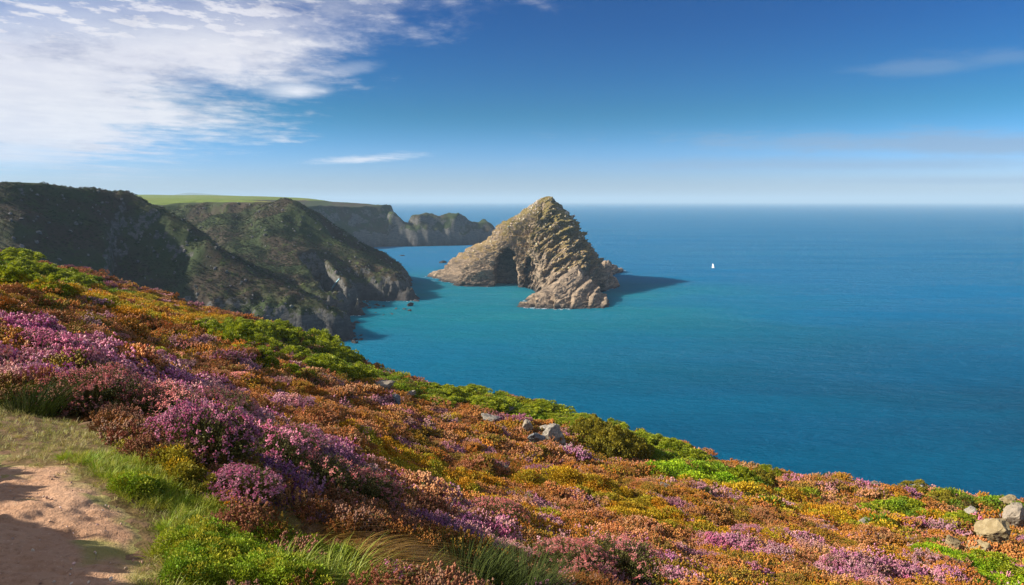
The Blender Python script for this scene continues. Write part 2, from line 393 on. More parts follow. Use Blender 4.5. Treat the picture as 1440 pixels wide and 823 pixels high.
def ground(x, y):
    x = np.asarray(x, float); y = np.asarray(y, float)
    z = ground0(x, y)
    r = np.hypot(x, y)
    soft = 1 - verge_mask(x, y)
    far = sstep(r, 6, 25)
    wx, wy = x + .5 * perlin(x * .5, y * .5, 5.), y + .5 * perlin(x * .5, y * .5, 9.)
    m1 = np.abs(perlin(wx * .55, wy * .75, 1.)); m2 = np.abs(perlin(wx * 1.5, wy * 1.7, 2.))
    m3 = perlin(x * .16, y * .2, 4.)
    z = z + soft * ((.30 + .50 * far) * (m1 - .2) + (.14 + .14 * far) * (m2 - .2) + .5 * far * m3)
    z = z + (1 - soft) * (.02 * fbm(x * 1.3, y * 1.3, 6., 3))
    return np.maximum(z, -4.0)
def hit(px, py, rmin=2.0, rmax=110.):
    """first point of the hillside along that line of sight"""
    d = ray(px, py); d = d / d[1]
    ys = np.geomspace(rmin, rmax, 900)
    g = ground(d[0] * ys, ys); k = np.argmax(EYE + d[2] * ys < g)
    if k == 0: k = len(ys) - 1
    Y = ys[k]; x = d[0] * Y
    return np.array([x, Y, float(ground(np.array([x]), np.array([Y]))[0])])

NA, NR = 620, 560
ang = np.concatenate([np.linspace(R(-180), R(-56), 40, endpoint=False), np.linspace(R(-56), R(56), NA), np.linspace(R(56), R(180), 40)[1:]])
rad = np.geomspace(.35, 260, NR)
A, Rr = np.meshgrid(ang, rad, indexing='ij')
X, Y = Rr * np.sin(A), Rr * np.cos(A)
Z = ground(X, Y) - .03 * path_mask(X, Y)
hill_me = mesh_np('hillside', np.stack([X, Y, Z], -1).reshape(-1, 3), grid_faces(len(ang), NR)[:, ::-1])
link('hillside', hill_me, M_ground, kind='structure')

# sandy footpath on the terrace
gx, gy = np.meshgrid(np.linspace(-7, 1.0, 560), np.linspace(1.2, 5.6, 420), indexing='ij')
pm = path_mask(gx, gy)
scuff = np.maximum(ridged(gx * 2.0 + .6 * perlin(gx * 2, gy * 2, 3.), gy * 6.5, 1., 3) - .55, 0)
gz = ground(gx, gy) + .035 * pm - .025 + pm * (.010 * fbm(gx * 5, gy * 9, 2., 4) - .022 * scuff + .010 * fbm(gx * 1.6, gy * 2.2, 7., 3) + .005 * (ridged(gx * 9, gy * 14, 3., 2) - .5))
turf = sstep(fbm(gx * 1.6, gy * 2.4, 12., 3) + .25 * sstep(gx, -2.6, -4.), .30, .65) * .9
turf = np.maximum(turf, sstep(pm, .9, .35))
link('path', mesh_np('path', np.stack([gx, gy, gz], -1).reshape(-1, 3), grid_faces(560, 420), True, {'turf': turf}), M_path, kind='structure')

# ------------------------------------------------------------------ mainland coast
PLAT = [(-900, 150), (-330, 250), (-224, 300), (-203, 330), (-194, 344), (-262, 400), (-300, 445), (-268, 510), (-195, 500), (-160, 485), (-152, 500), (-235, 620), (-310, 720),
        (-295, 830), (-215, 925), (-168, 958), (-176, 985), (-265, 1080), (-500, 1500), (-900, 2600), (-4000, 2600), (-4000, 150)]
RIDGES = [([P(-200, 250, 290), P(0, 257, 300), P(130, 264, 330), P(187, 274, 340), P(233, 299, 337), P(280, 328, 330), P(340, 385, 315), P(400, 425, 306), P(455, 462, 298)], .80),
          ([P(250, 286, 515), P(350, 287, 500), P(405, 280, 480), P(430, 299, 465), P(470, 339, 450), P(520, 377, 437), P(560, 403, 427), P(582, 420, 420)], .95),
          ([P(400, 288, 476), P(392, 320, 440), P(425, 385, 395), P(462, 432, 362)], .90),
          ([P(330, 300, 478), P(335, 345, 420), P(385, 420, 355)], .85)]
CRAG = [([P(555, 300, 945), P(578, 322, 940), P(582, 306, 945), P(597, 299, 955), P(618, 307, 960), P(632, 302, 965), P(652, 304, 975), P(664, 315, 985), P(680, 309, 995), P(690, 319, 1005), P(694, 338, 1010)], 2.1)]
def coast(x, y):
    d = poly_sd(x, y, PLAT) + 6 * fbm(x * .02, y * .02, 2., 3)
    far = sstep(y, 600, 720)
    zp = 61.2 + .0105 * np.maximum(y - 450, 0) * (1 - .5 * sstep(y, 1400, 2400)) + 2.2 * fbm(x * .006, y * .006, 1., 3)
    zp = zp - (3.0 + 9 * far) * np.exp(-np.minimum(d, 0) ** 2 / (900 + 4200 * far))
    dd = np.maximum(d, 0); slope = .80 + .85 * far
    z = zp - slope * np.maximum(dd - 3, 0) - .06 * np.minimum(dd, 6) ** 2
    for pts, s in RIDGES:
        q, qz = seg_dist(x, y, pts)
        rr_ = 4.0 if s in (.80, .95) else 22.0
        b_ = qz - s * (np.sqrt(q * q + rr_ * rr_) - rr_); k_ = np.clip(.5 + .5 * (b_ - z) / 9.0, 0, 1)
        z = z * (1 - k_) + b_ * k_ + 9.0 * .35 * k_ * (1 - k_)
    for pts, s in CRAG:
        q, qz = seg_dist(x, y, pts)
        z = np.maximum(z, qz - s * np.maximum(q - 6, 0))
    return z, d, far
def coast_mesh(name, x0, x1, y0, y1, st, rough=1.0, cave=False):
    nx, ny = int((x1 - x0) / st) + 1, int((y1 - y0) / st) + 1
    x, y = np.meshgrid(np.linspace(x0, x1, nx), np.linspace(y0, y1, ny), indexing='ij')
    wx = x + 5 * perlin(x * .03, y * .03, 1.) + 2 * perlin(x * .11, y * .11, 2.)
    wy = y + 5 * perlin(x * .03, y * .03, 3.) + 2 * perlin(x * .11, y * .11, 4.)
    z, d, far = coast(wx, wy)
    side = sstep(d, -4, 10)
    z = z + side * rough * (2.6 * (ridged(x * .03, y * .03, z * .02, 2) - .6) + .9 * fbm(x * .13, y * .13, z * .08, 4, .55))
    low = sstep(z, 26, 4)
    z = z + side * low * rough * (2.6 * (ridged(x * .12 + z * .03, y * .12, .5, 3) - .6))
    z = np.where(z > 0, z + 7.0 * sstep(z, 0, 4) * sstep(z, 34, 8), z)            # a steep foot
    if cave:
        for (cx, cy, ax, ay, dep, wid) in CAVES:                                  # clefts cut into the foot of the cliff
            t = (x - cx) * ax + (y - cy) * ay; s = -(x - cx) * ay + (y - cy) * ax
            k = sstep(np.abs(s), wid, wid * .45) * sstep(t, dep, dep * .8) * sstep(t, -14, -10)
            z = z * (1 - k) + k * np.minimum(z, .8 + .1 * t)
    z = np.maximum(z, -5)
    zg = np.gradient(z, st); slope = np.hypot(*zg)
    n = fbm(x * .05, y * .05, 3., 4)
    rock = sstep(slope + .35 * n, .95, 1.9) * .62 + .30 * low + .08 * far
    rock = np.clip(rock * side + .15 * sstep(n, .35, .7) * side, 0, 1)
    grass = np.clip(1 - sstep(d + 75 * far, -12, 3 + 25 * far), 0, 1) + .38 * side * sstep(fbm(x * .016, y * .02, 9., 3), .05, .5) * (1 - far)
    wet = np.maximum(sstep(z + 1.6 * n, 4.2, 1.6), .55 * sstep(z + 5 * n, 13, 4) * (1 - .5 * far))
    v = np.stack([x, y, z], -1).reshape(-1, 3)
    f = grid_faces(nx, ny); zf = v[:, 2][f].max(1); f = f[zf > -4.5]
    used = np.unique(f); remap = np.full(len(v), -1); remap[used] = np.arange(len(used))
    at = {'rock': rock.ravel()[used], 'grass': grass.ravel()[used], 'wet': wet.ravel()[used]}
    me = mesh_np(name, v[used], remap[f], True, at)
    return me, v[used], slope.ravel()[used], side.ravel()[used]
_c1 = P(472, 440, 374); _c2 = P(512, 436, 384)
CAVES = [(_c1[0], _c1[1], -.50, .86, 52, 8.5), (_c2[0], _c2[1], -.35, .93, 17, 4.5)]
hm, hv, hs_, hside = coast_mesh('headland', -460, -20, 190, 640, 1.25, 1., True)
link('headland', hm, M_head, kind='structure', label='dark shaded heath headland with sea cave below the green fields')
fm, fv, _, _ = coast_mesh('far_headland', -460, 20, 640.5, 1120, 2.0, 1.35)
link('far_headland', fm, M_head, kind='structure', label='distant flat-topped headland ending in jagged crags')
pm_, _, _, _ = coast_mesh('inland_fields', -2600, -459, 190, 2500, 12, .3)
link('inland_fields', pm_, M_head, kind='structure')
pm2, _, _, _ = coast_mesh('inland_field', -459, -150, 1119, 2500, 8, .3)
link('inland_field', pm2, M_head, kind='structure')

hx = np.linspace(-5200, -3000, 60); hy = np.linspace(8200, 9800, 20)
hxx, hyy = np.meshgrid(hx, hy, indexing='ij')
hz = 60 + 165 * np.exp(-((hxx + 4150) / 420) ** 2 - ((hyy - 9000) / 500) ** 2) + 95 * np.exp(-((hxx + 3600) / 300) ** 2 - ((hyy - 9000) / 400) ** 2) - 62 + 8 * fbm(hxx * .004, hyy * .004, 1., 3)
link('hill', mesh_np('hill', np.stack([hxx, hyy, np.maximum(hz, -2)], -1).reshape(-1, 3), grid_faces(60, 20)), M_hill, kind='structure')

# ------------------------------------------------------------------ the sea stack
def resample(pts, n):
    p = np.array(pts + pts[:1], float); s = np.concatenate([[0], np.cumsum(np.linalg.norm(np.diff(p, axis=0), axis=1))])
    q = np.linspace(0, s[-1], n, endpoint=False)
    return np.stack([np.interp(q, s, p[:, 0]), np.interp(q, s, p[:, 1])], 1)
def smooth_loop(p, k):
    for _ in range(k): p = (np.roll(p, 1, 0) + 2 * p + np.roll(p, -1, 0)) / 4
    return p
stack = link('sea_stack', None, None, label='tall pointed rock island with two dark sea caves standing in the blue sea', category='sea stack')
SB = [(-63, 556), (-52, 522), (-40, 490), (-24, 483), (-6, 484), (8, 482), (14, 452), (16, 430), (30, 420), (52, 424), (60, 452), (64, 490), (66, 540), (52, 590), (4, 606), (-40, 588)]
NT_, NS = 760, 230
basep = smooth_loop(resample(SB, NT_), 12)
ss = np.concatenate([np.linspace(-.07, 0, 8, endpoint=False), np.linspace(0, .995, NS - 8)])
ra, rb = P(755, 281, 512), P(796, 292, 506)
def summit(p):
    t = np.clip(((p - ra[:2]) @ (rb[:2] - ra[:2])) / ((rb[:2] - ra[:2]) @ (rb[:2] - ra[:2])), 0, 1)
    return ra[:2] + t[:, None] * (rb[:2] - ra[:2]), t
top, tt = summit(basep)
pk = P(769, 276, 510)[2]
ztop = np.interp(tt, [0, .12, .34, .5, .66, .8, 1], [ra[2] - .5, ra[2] + 1.2, pk, pk - .6, pk - 4.5, pk - 7, rb[2] - 3])
aa = np.arctan2(basep[:, 1] - 500, basep[:, 0] - 22)
ppow = np.interp(np.degrees(aa), [-180, -150, -120, -95, -60, -20, 20, 60, 120, 160, 180], [.97, 1.18, 1.5, 1.35, 1.15, 1.55, 1.6, 1.3, 1.05, .97, .97])
Pxy = basep[:, None, :] * (1 - ss)[None, :, None] + top[:, None, :] * ss[None, :, None]
zpos = np.sign(ss)[None] * (1 - (1 - np.abs(ss))[None] ** ppow[:, None]) * ztop[:, None]
x, y, z = Pxy[..., 0], Pxy[..., 1], zpos
out = Pxy - np.array([22, 505]); out = out / np.maximum(np.linalg.norm(out, axis=-1, keepdims=True), 1e-6)
fade = sstep(ss, 1.0, .72)[None]
dq = (x * .80 + z * .62, y, z * .80 - x * .62)                    # dipping beds
str_ = ridged(dq[0] * .018 + 3, dq[1] * .05, dq[2] * .11, 4, .55)
sq = dq[2] * .145 + .55 * fbm(x * .02, y * .02, z * .02, 2) + .16 * fbm(x * .12, y * .12, z * .12, 2)
saw = sq - np.floor(sq); saw = saw * sstep(saw, 1.0, .86)
slab = sstep(fbm(x * .03 + 9, y * .03, z * .03, 2), -.35, .25)
crag = 3.2 * slab * (saw - .4) + 5.0 * fbm(x * .035, y * .035, z * .035, 3) + 3.2 * (str_ - .85) + 1.8 * (ridged(dq[0] * .04, dq[1] * .10, dq[2] * .12, 3, .6) - .7) + .8 * fbm(x * .2, y * .2, z * .2, 4, .65)
blk = np.floor(2.2 * fbm(dq[0] * .07, dq[1] * .09, dq[2] * .14, 3)) * .7 + np.floor(2.6 * fbm(dq[0] * .13 + 7, dq[1] * .18, dq[2] * .30, 3)) * 1.15
dsp = (crag + blk) * (.30 + .70 * fade)
x = x + out[..., 0] * dsp * .85; y = y + out[..., 1] * dsp * .85; z = z + .45 * dsp * sstep(ss, .0, .15)[None] * (.5 + .5 * fade)
front = sstep(Pxy[..., 1], 540, 515) * (Pxy[..., 0] < 45)
def alcove(cx, cz, wx, wz, dep):
    e = ((x - cx) / wx) ** 2 + ((np.maximum(z - cz, 0)) / wz) ** 2 + .55 * perlin(x * .15, z * .15, 2.) + .2 * perlin(x * .45, z * .45, 7.)
    return dep * sstep(e, 1.0, .55) * front * (y < 522)
y2 = y + alcove(P(712, 380, 490)[0], 9, 8.2, 17, 22) + alcove(P(748, 380, 488)[0], 8, 5.8, 13.5, 13)
vs = np.stack([x, y2, z], -1)
vflat = vs.reshape(-1, 3)
e1 = np.roll(vs, -1, 0) - np.roll(vs, 1, 0); e2 = np.gradient(vs, axis=1)
nn = np.cross(e1, e2); nn /= np.maximum(np.linalg.norm(nn, axis=-1, keepdims=True), 1e-9)
flat = np.abs(nn[..., 2])
nse = fbm(x * .06, y * .06, z * .06, 4)
rk = np.clip(.42 + sstep(flat + .28 * nse, .66, .38) * .7 + .5 * sstep(z, 20, 6) - .46 * sstep(z, 14, 36), 0, 1)
gr = sstep(z + 12 * nse, 24, 44) * .62
wt = np.maximum(sstep(z + 1.0 * nse, 2.4, .9) * .9, .45 * sstep(z + 3 * nse, 6.5, 2.5))
me = mesh_np('stack_rock', vflat, grid_faces(NT_, NS, True), False, {'rock': rk, 'grass': gr, 'wet': wt})
link('rock_face', me, M_stack, stack)
def ledge(name, pts, ridge, seed, n=260, m=90, p=1.35, rough=1.):
    b_ = smooth_loop(resample(pts, n), 4); r3 = np.array(ridge)
    best = np.full(n, 1e9); tp = np.zeros((n, 3))
    for a, c in zip(r3[:-1], r3[1:]):
        dl = c[:2] - a[:2]; t_ = np.clip(((b_ - a[:2]) @ dl) / (dl @ dl), 0, 1); q = a[:2] + t_[:, None] * dl
        dd = np.linalg.norm(b_ - q, axis=1); mk = dd < best; best = np.where(mk, dd, best)
        tp[mk] = np.concatenate([q, (a[2] + t_ * (c[2] - a[2]))[:, None]], 1)[mk]
    s = np.linspace(-.12, 1, m)
    X = b_[:, None, 0] * (1 - s) + tp[:, None, 0] * s; Y_ = b_[:, None, 1] * (1 - s) + tp[:, None, 1] * s
    Zz = np.sign(s) * (1 - (1 - np.abs(s)) ** p) * tp[:, None, 2]
    q0, q2 = X * .8 + Zz * .6, Zz * .8 - X * .6
    sq = q2 * .17 + .5 * fbm(X * .03, Y_ * .03, Zz * .03 + seed, 2); saw = sq - np.floor(sq); saw = saw * sstep(saw, 1., .84)
    dz = rough * (4.2 * (saw - .4) + 1.8 * (ridged(q0 * .02 + seed, Y_ * .06, q2 * .2, 4, .6) - .7) + .9 * fbm(X * .15, Y_ * .15, Zz * .15 + seed, 4, .6))
    cen = b_.mean(0); ox, oy = X - cen[0], Y_ - cen[1]; ol = np.maximum(np.hypot(ox, oy), 3)
    fd = sstep(s, 1, .6)[None]
    X = X + ox / ol * dz * .8 * fd; Y_ = Y_ + oy / ol * dz * .8 * fd; Zz = Zz + .5 * dz * sstep(s, 0, .2)[None]
    me = mesh_np(name, np.stack([X, Y_, Zz], -1).reshape(-1, 3), grid_faces(n, m, True), False,
                 {'rock': np.ones(X.size), 'grass': np.zeros(X.size), 'wet': (sstep(Zz, 2.0, .6) * .85).ravel()})
    return me
link('rock_ledge', ledge('front_ledge', [(3, 391), (10, 386), (24, 383), (40, 384), (52, 386), (57, 396), (58, 412), (54, 440), (36, 456), (18, 446), (12, 420)],
                         [P(752, 425, 396), P(775, 408, 408), P(805, 385, 425), P(815, 372, 448)], 4.), M_stack, stack)
link('rock_buttress', ledge('side_buttress', [(56, 462), (64, 466), (72, 478), (77, 498), (74, 520), (60, 525), (52, 500)], [P(832, 372, 492), P(840, 368, 496), P(846, 380, 500)], 9., 180, 60, 1.2), M_stack, stack)
link('rock_shelf', ledge('side_shelf', [(74, 560), (84, 566), (95, 590), (93, 606), (80, 610), (66, 590)], [P(852, 366, 585), P(860, 372, 590), P(866, 377, 594)], 13., 140, 40, 1.2), M_stack, stack)
link('rock_ledge', ledge('left_ledge', [(-66, 566), (-67, 552), (-52, 528), (-40, 520), (-34, 545), (-48, 566)], [P(622, 380, 548), P(635, 372, 545), P(645, 362, 540)], 17., 140, 40, 1.2), M_stack, stack)

# ------------------------------------------------------------------ loose rocks
def rock_mesh(name, seed, sub=4, cuts=9, squash=(1, 1, .7), rough=.06):
    import bmesh
    bm = bmesh.new(); bmesh.ops.create_icosphere(bm, subdivisions=sub, radius=1)
    v = np.array([q.co[:] for q in bm.verts]); f = np.array([[q.index for q in p.verts] for p in bm.faces]); bm.free()
    rs = np.random.RandomState(seed)
    for _ in range(cuts):                                     # flat broken faces
        nrm = rs.normal(size=3); nrm /= np.linalg.norm(nrm); k = rs.uniform(.38, .75)
        ex = np.maximum(v @ nrm - k, 0); v = v - ex[:, None] * nrm * .93
    s = seed * 3.1
    dn = rough * (fbm(v[:, 0] * 2.2 + s, v[:, 1] * 2.2, v[:, 2] * 2.2, 4, .6) + .6 * ridged(v[:, 0] * 3, v[:, 1] * 3 + s, v[:, 2] * 5, 2))
    v = v * (1 + dn[:, None]) * np.array(squash)
    return mesh_np(name, v, f, False)
BR = [rock_mesh('boulder', 11 + i, 4, 16 + i % 4, (1, .85, .8), .13) for i in range(6)]
def ball(name, k, mat, px, py, wpx, hs, lab, rz=0., tilt=0., sink=.25, dx=1.0):
    p = hit(px, py); d = math.hypot(p[0], p[1], EYE - p[2]); r = wpx / F * d / 2 * .88
    me = BR[k].copy(); me.materials.clear()
    sl = float(ground(np.array([p[0] + .3]), np.array([p[1]]))[0] - p[2])
    return link(name, me, mat, None, (p[0], p[1] + r * .5, p[2] + r * hs * .7 * (1 - sink * 2) + .08), (tilt, 0, rz), (r * dx, r * .9, r * hs * 1.1),
                label=lab, category='rock', group='rocks among the heather')
ball('boulder', 0, M_bould_pale, 535, 556, 66, .42, 'long flat pale boulder with lichen beside the green bracken', .3, 0, .1)
ball('boulder', 1, M_bould_slate, 554, 576, 38, .85, 'dark wedge-shaped slate boulder with a sunlit left face', .8, .2, .1)
ball('boulder', 2, M_boulder, 690, 602, 46, .6, 'low brown-grey rock half buried at the bracken edge', .2, 0, .2)
ball('boulder', 3, M_bould_pale, 742, 612, 32, .8, 'small pale rock at the back of the outcrop above the sea', 1.2, 0, .1)
ball('boulder', 4, M_bould_slate, 752, 628, 36, .6, 'dark tilted slab leaning against the big grey boulder', .5, .5, .1)
ball('boulder', 5, M_boulder, 779, 634, 52, .9, 'big rough grey boulder, largest of the outcrop on the slope', .1, 0, .05)
ball('boulder', 1, M_boulder, 768, 612, 30, .7, 'grey rock behind the big rough boulder', 2.1, 0, .1)
ball('boulder', 2, M_bould_pale, 831, 641, 20, 1.0, 'small white pointed rock right of the big grey boulder', .4, .3, .1)
ball('boulder', 3, M_bould_pale, 712, 672, 18, .9, 'lone small whitish rock amid brown heather', .9, 0, .1)
ball('boulder', 4, M_bould_pale, 932, 691, 24, .55, 'smooth pale grey stone below the bright green hollow', .2, 0, .1)
ball('boulder', 0, M_bould_beige, 1409, 776, 56, .95, 'angular beige block beside bright grass on the slope', .5, .1, .05)
ball('boulder', 5, M_bould_pale, 1438, 752, 52, .8, 'large whitish block at the edge of the slope', .2, 0, .05)
ball('boulder', 2, M_bould_beige, 1344, 784, 32, 1.0, 'rounded ochre stone over a dark hollow', .3, 0, .05)
ball('boulder', 1, M_bould_beige, 1384, 790, 42, .8, 'mossy ochre boulder between the beige block and the round stone', 1.3, 0, .1)
ball('boulder', 3, M_boulder, 1220, 747, 32, .4, 'flat grey stone lying among yellow heath', .3, 0, .1)
ball('boulder', 4, M_bould_pale, 1232, 690, 22, .5, 'flat pale rock on the cliff brink', .3, 0, .1)
ball('boulder', 0, M_boulder, 1298, 697, 26, .5, 'grey rock on the mossy cliff brink', 1.3, 0, .1)

ball('boulder', 5, M_boulder, 1370, 735, 30, .6, 'lichen-grey rock above the beige block near the brink', .8, 0, .1)
ball('boulder', 3, M_bould_beige, 1425, 722, 34, .5, 'low ochre ledge of rock on the cliff brink', .1, 0, .1)
ball('boulder', 0, M_boulder, 715, 588, 30, .7, 'grey rock half hidden by the green cliff bushes', 1.9, 0, .1)
ball('boulder', 4, M_boulder, 800, 640, 24, .8, 'small grey stone at the foot of the big rough boulder', 2.4, 0, .1)
ball('boulder', 2, M_boulder, 575, 563, 30, .6, 'grey rock between the pale flat boulder and the dark wedge', 2.8, 0, .1)
SK = [rock_mesh('sea_rock', 41 + i, 3, 9, (1, .9, .8), .14) for i in range(5)]
def skerry(k, px, py, wpx, hs, lab, grp=None, rz=0.):
    d = ray(px, py); s = -EYE / d[2]; p = d * s; r = wpx / F * np.linalg.norm(p) / 2
    o = link('sea_rock', SK[k], M_skerry, None, (p[0], p[1] + r * .6, r * hs * .12), (0, 0, rz), (r, r, r * hs), label=lab, category='sea rock')
    if grp: o['group'] = grp
skerry(0, 576, 431, 12, 1.0, 'dark upright rock in the water off the headland tip')
skerry(1, 585, 424, 10, .7, 'low black rock farthest out from the headland tip')
skerry(2, 565, 360, 8, .5, 'tiny black rock alone in the bay before the far cliffs')
skerry(3, 622, 370, 11, .8, 'dark jagged rock off the left end of the rock island')
skerry(4, 868, 381, 13, .6, 'low dark rock off the right end of the rock island')
rs = np.random.RandomState(3)
for i in range(46):
    t_ = rs.rand(); skerry(i % 5, 474 + 30 * rs.rand() ** 1.2 + 6 * t_, 452 + 32 * t_, rs.uniform(4, 11), rs.uniform(.6, 1.0), 'dark wave-washed rock at the foot of the shaded cliff', 'rocks along the foot of the cliff', rs.rand() * 6)
for i in range(14):
    skerry(i % 5, 512 + 66 * rs.rand(), 443 - 20 * (i / 14.) - 1 + 3 * rs.rand(), rs.uniform(3, 8), rs.uniform(.5, .9), 'dark wave-washed rock below the cave headland', 'rocks below the cave headland', rs.rand() * 6)

# unidentified pale blue sliver in the cave mouth, made up as a water strip
bpy.context.view_layer.update()
def onto(px, py):
    ok, loc, *_ = scene.ray_cast(bpy.context.evaluated_depsgraph_get(), cam.location, Vector(ray(px, py)).normalized())
    return np.array(loc) - unit_(ray(px, py)) * .9
def unit_(a): return a / np.linalg.norm(a)
n = 14; vv = []
for i in range(n):
    s = i / (n - 1); c_ = onto(478 - 12 * s, 391 + 17 * s); wd = .8 * math.sin(math.pi * (s * .92 + .06)) ** .8 + .08
    for k in range(8):
        th = k / 8 * 2 * math.pi; vv.append(c_ + np.array([math.cos(th) * wd + .2 * math.sin(s * 7), math.sin(th) * .5, .12 * math.sin(th * 2 + s * 9)]))
ff = [(i * 8 + k, i * 8 + (k + 1) % 8, (i + 1) * 8 + (k + 1) % 8, (i + 1) * 8 + k) for i in range(n - 1) for k in range(8)]
link('pale_sliver', mesh_np('pale_sliver', np.array(vv), ff), M_sliver, label='thin pale blue sliver of unknown kind in the dark sea cave', category='pale_sliver')

# ------------------------------------------------------------------ sailing boat
d_ = ray(1003, 377); bp = d_ * (-EYE / d_[2])
boat = link('sailing_boat', None, None, None, (bp[0], bp[1], 0), (0, R(9), R(118)), (.68, .68, .68), label='tiny white sailing boat alone on the open blue sea', category='boat')
hv_ = []; st = np.linspace(-2.2, 2.6, 9)
for s in st:
    wdt = .85 * (1 - max(0, (s - .2) / 2.4) ** 2) ** .5 if s > .2 else .85 - .06 * (.2 - s)
    wdt = max(wdt, .03)
    for a in (-1, -.75, 0, .75, 1): hv_.append((s, wdt * a, -.35 + (.9 if abs(a) == 1 else .35 if abs(a) > .5 else 0)))
hf = [(i * 5 + k, (i + 1) * 5 + k, (i + 1) * 5 + k + 1, i * 5 + k + 1) for i in range(8) for k in range(4)]
hf += [((i + 1) * 5, i * 5, i * 5 + 4, (i + 1) * 5 + 4) for i in range(8)] + [(0, 1, 3, 4)]
link('hull', mesh_np('hull', np.array(hv_), hf), M_hull, boat)
def spar(name, a, b_, r, mat):
    a, b_ = Vector(a), Vector(b_); q = (b_ - a).to_track_quat('Z', 'Y'); v_ = []
    for e in (a, b_):
        for k in range(6): v_.append(e + q @ Vector((r * math.cos(k * 1.047), r * math.sin(k * 1.047), 0)))
    link(name, mesh_np(name, np.array([p[:] for p in v_]), [(k, (k + 1) % 6, 6 + (k + 1) % 6, 6 + k) for k in range(6)]), mat, boat)
spar('mast', (.5, 0, .4), (.5, 0, 6.6), .06, M_wood); spar('boom', (.5, 0, 1.0), (-2.0, .3, 1.05), .05, M_wood)
def sail(name, tack, head, clew, belly):
    tack, head, clew = map(np.array, (tack, head, clew)); v_ = []; m = 8
    for i in range(m + 1):
        for j in range(m + 1):
            s, u = i / m, j / m
            q = tack * (1 - s) + head * s; r_ = clew * (1 - s) + head * s
            p = q * (1 - u) + r_ * u; p[1] += belly * math.sin(math.pi * u) * (1 - s) ; p[0] -= .35 * math.sin(math.pi * s) * u
            v_.append(p)
    v_ = np.array(v_); v2 = v_ + np.array([0, .02, 0]); k = len(v_)
    f1 = grid_faces(m + 1, m + 1); f = np.concatenate([f1, f1[:, ::-1] + k])
    link(name, mesh_np(name, np.concatenate([v_, v2]), f), M_sail, boat)
sail('mainsail', (.42, 0, 1.1), (.45, 0, 6.5), (-1.95, .3, 1.15), .35)
sail('jib', (2.5, 0, .6), (.6, 0, 5.6), (.7, .35, .9), .3)

# ------------------------------------------------------------------ plants
class PB:
    """plant builder: collects quads with a per-vertex 'var' and a material slot"""
    def __init__(s): s.v = []; s.f = []; s.a = []; s.m = []; s.n = 0
    def add(s, v, f, a, m):
        v = np.asarray(v, float).reshape(-1, 3); f = np.asarray(f, int)
        s.v.append(v); s.f.append(f + s.n); s.a.append(np.broadcast_to(a, len(v)) if np.ndim(a) == 0 else np.asarray(a)); s.m.append(np.full(len(f), m)); s.n += len(v)
    def mesh(s, name, mats, smooth=False):
        me = mesh_np(name, np.concatenate(s.v), np.concatenate(s.f), smooth, {'var': np.concatenate(s.a)}, np.concatenate(s.m))
        for m in mats: me.materials.append(m)
        return me
def unit(a): return a / np.maximum(np.linalg.norm(a, axis=-1, keepdims=True), 1e-9)
def leaves(pb, pos, dirs, ln, wd, var, m, rs):
    """folded diamond leaves, one quad each"""
    n = len(pos); d = unit(dirs); s = unit(np.cross(d, rs.normal(size=(n, 3))))
    u = np.cross(d, s)
    ln = np.broadcast_to(ln, n)[:, None]; wd = np.broadcast_to(wd, n)[:, None]
    v = np.stack([pos, pos + d * ln * .55 + s * wd + u * wd * .3, pos + d * ln, pos + d * ln * .5 - s * wd + u * wd * .3], 1)
    pb.add(v.reshape(-1, 3), np.arange(n * 4).reshape(n, 4), np.repeat(var, 4), m)
_oct = np.array([(1, 0, 0), (0, 1, 0), (-1, 0, 0), (0, -1, 0), (0, 0, 1), (0, 0, -1)], float)
_octf = np.array([(0, 1, 4, 4), (1, 2, 4, 4), (2, 3, 4, 4), (3, 0, 4, 4), (1, 0, 5, 5), (2, 1, 5, 5), (3, 2, 5, 5), (0, 3, 5, 5)])
_octq = np.array([(0, 4, 1, 5), (1, 4, 2, 5), (2, 4, 3, 5), (3, 4, 0, 5)])     # eight-sided floret as four folded quads
def florets(pb, pos, r, var, m, zs=1.35):
    n = len(pos); r = np.broadcast_to(r, n)
    v = pos[:, None, :] + _oct[None] * r[:, None, None] * np.array([1, 1, zs])
    f = (np.arange(n)[:, None, None] * 6 + _octq[None]).reshape(-1, 4)
    pb.add(v.reshape(-1, 3), f, np.repeat(var, 6), m)
def blades(pb, base, dirs, ln, wd, droop, var, m, seg=4):
    """curved tapering grass blades; droop pulls the tip along a vector"""
    n = len(base); d = unit(dirs); ln = np.broadcast_to(ln, n)[:, None]; wd = np.broadcast_to(wd, n)[:, None]
    side = unit(np.cross(d, np.array([0.1, .2, 1.]) + droop * .01)); rows = []
    for i in range(seg + 1):
        s = i / seg; c = base + d * ln * s + droop * ln * s * s; k = wd * (1 - s ** 1.6) + .0004
        rows.append(c - side * k); rows.append(c + side * k)
    v = np.stack(rows, 1); k = 2 * (seg + 1)
    fl = np.array([(2 * i, 2 * i + 1, 2 * i + 3, 2 * i + 2) for i in range(seg)])
    pb.add(v.reshape(-1, 3), (np.arange(n)[:, None, None] * k + fl[None]).reshape(-1, 4), np.repeat(var, k), m)

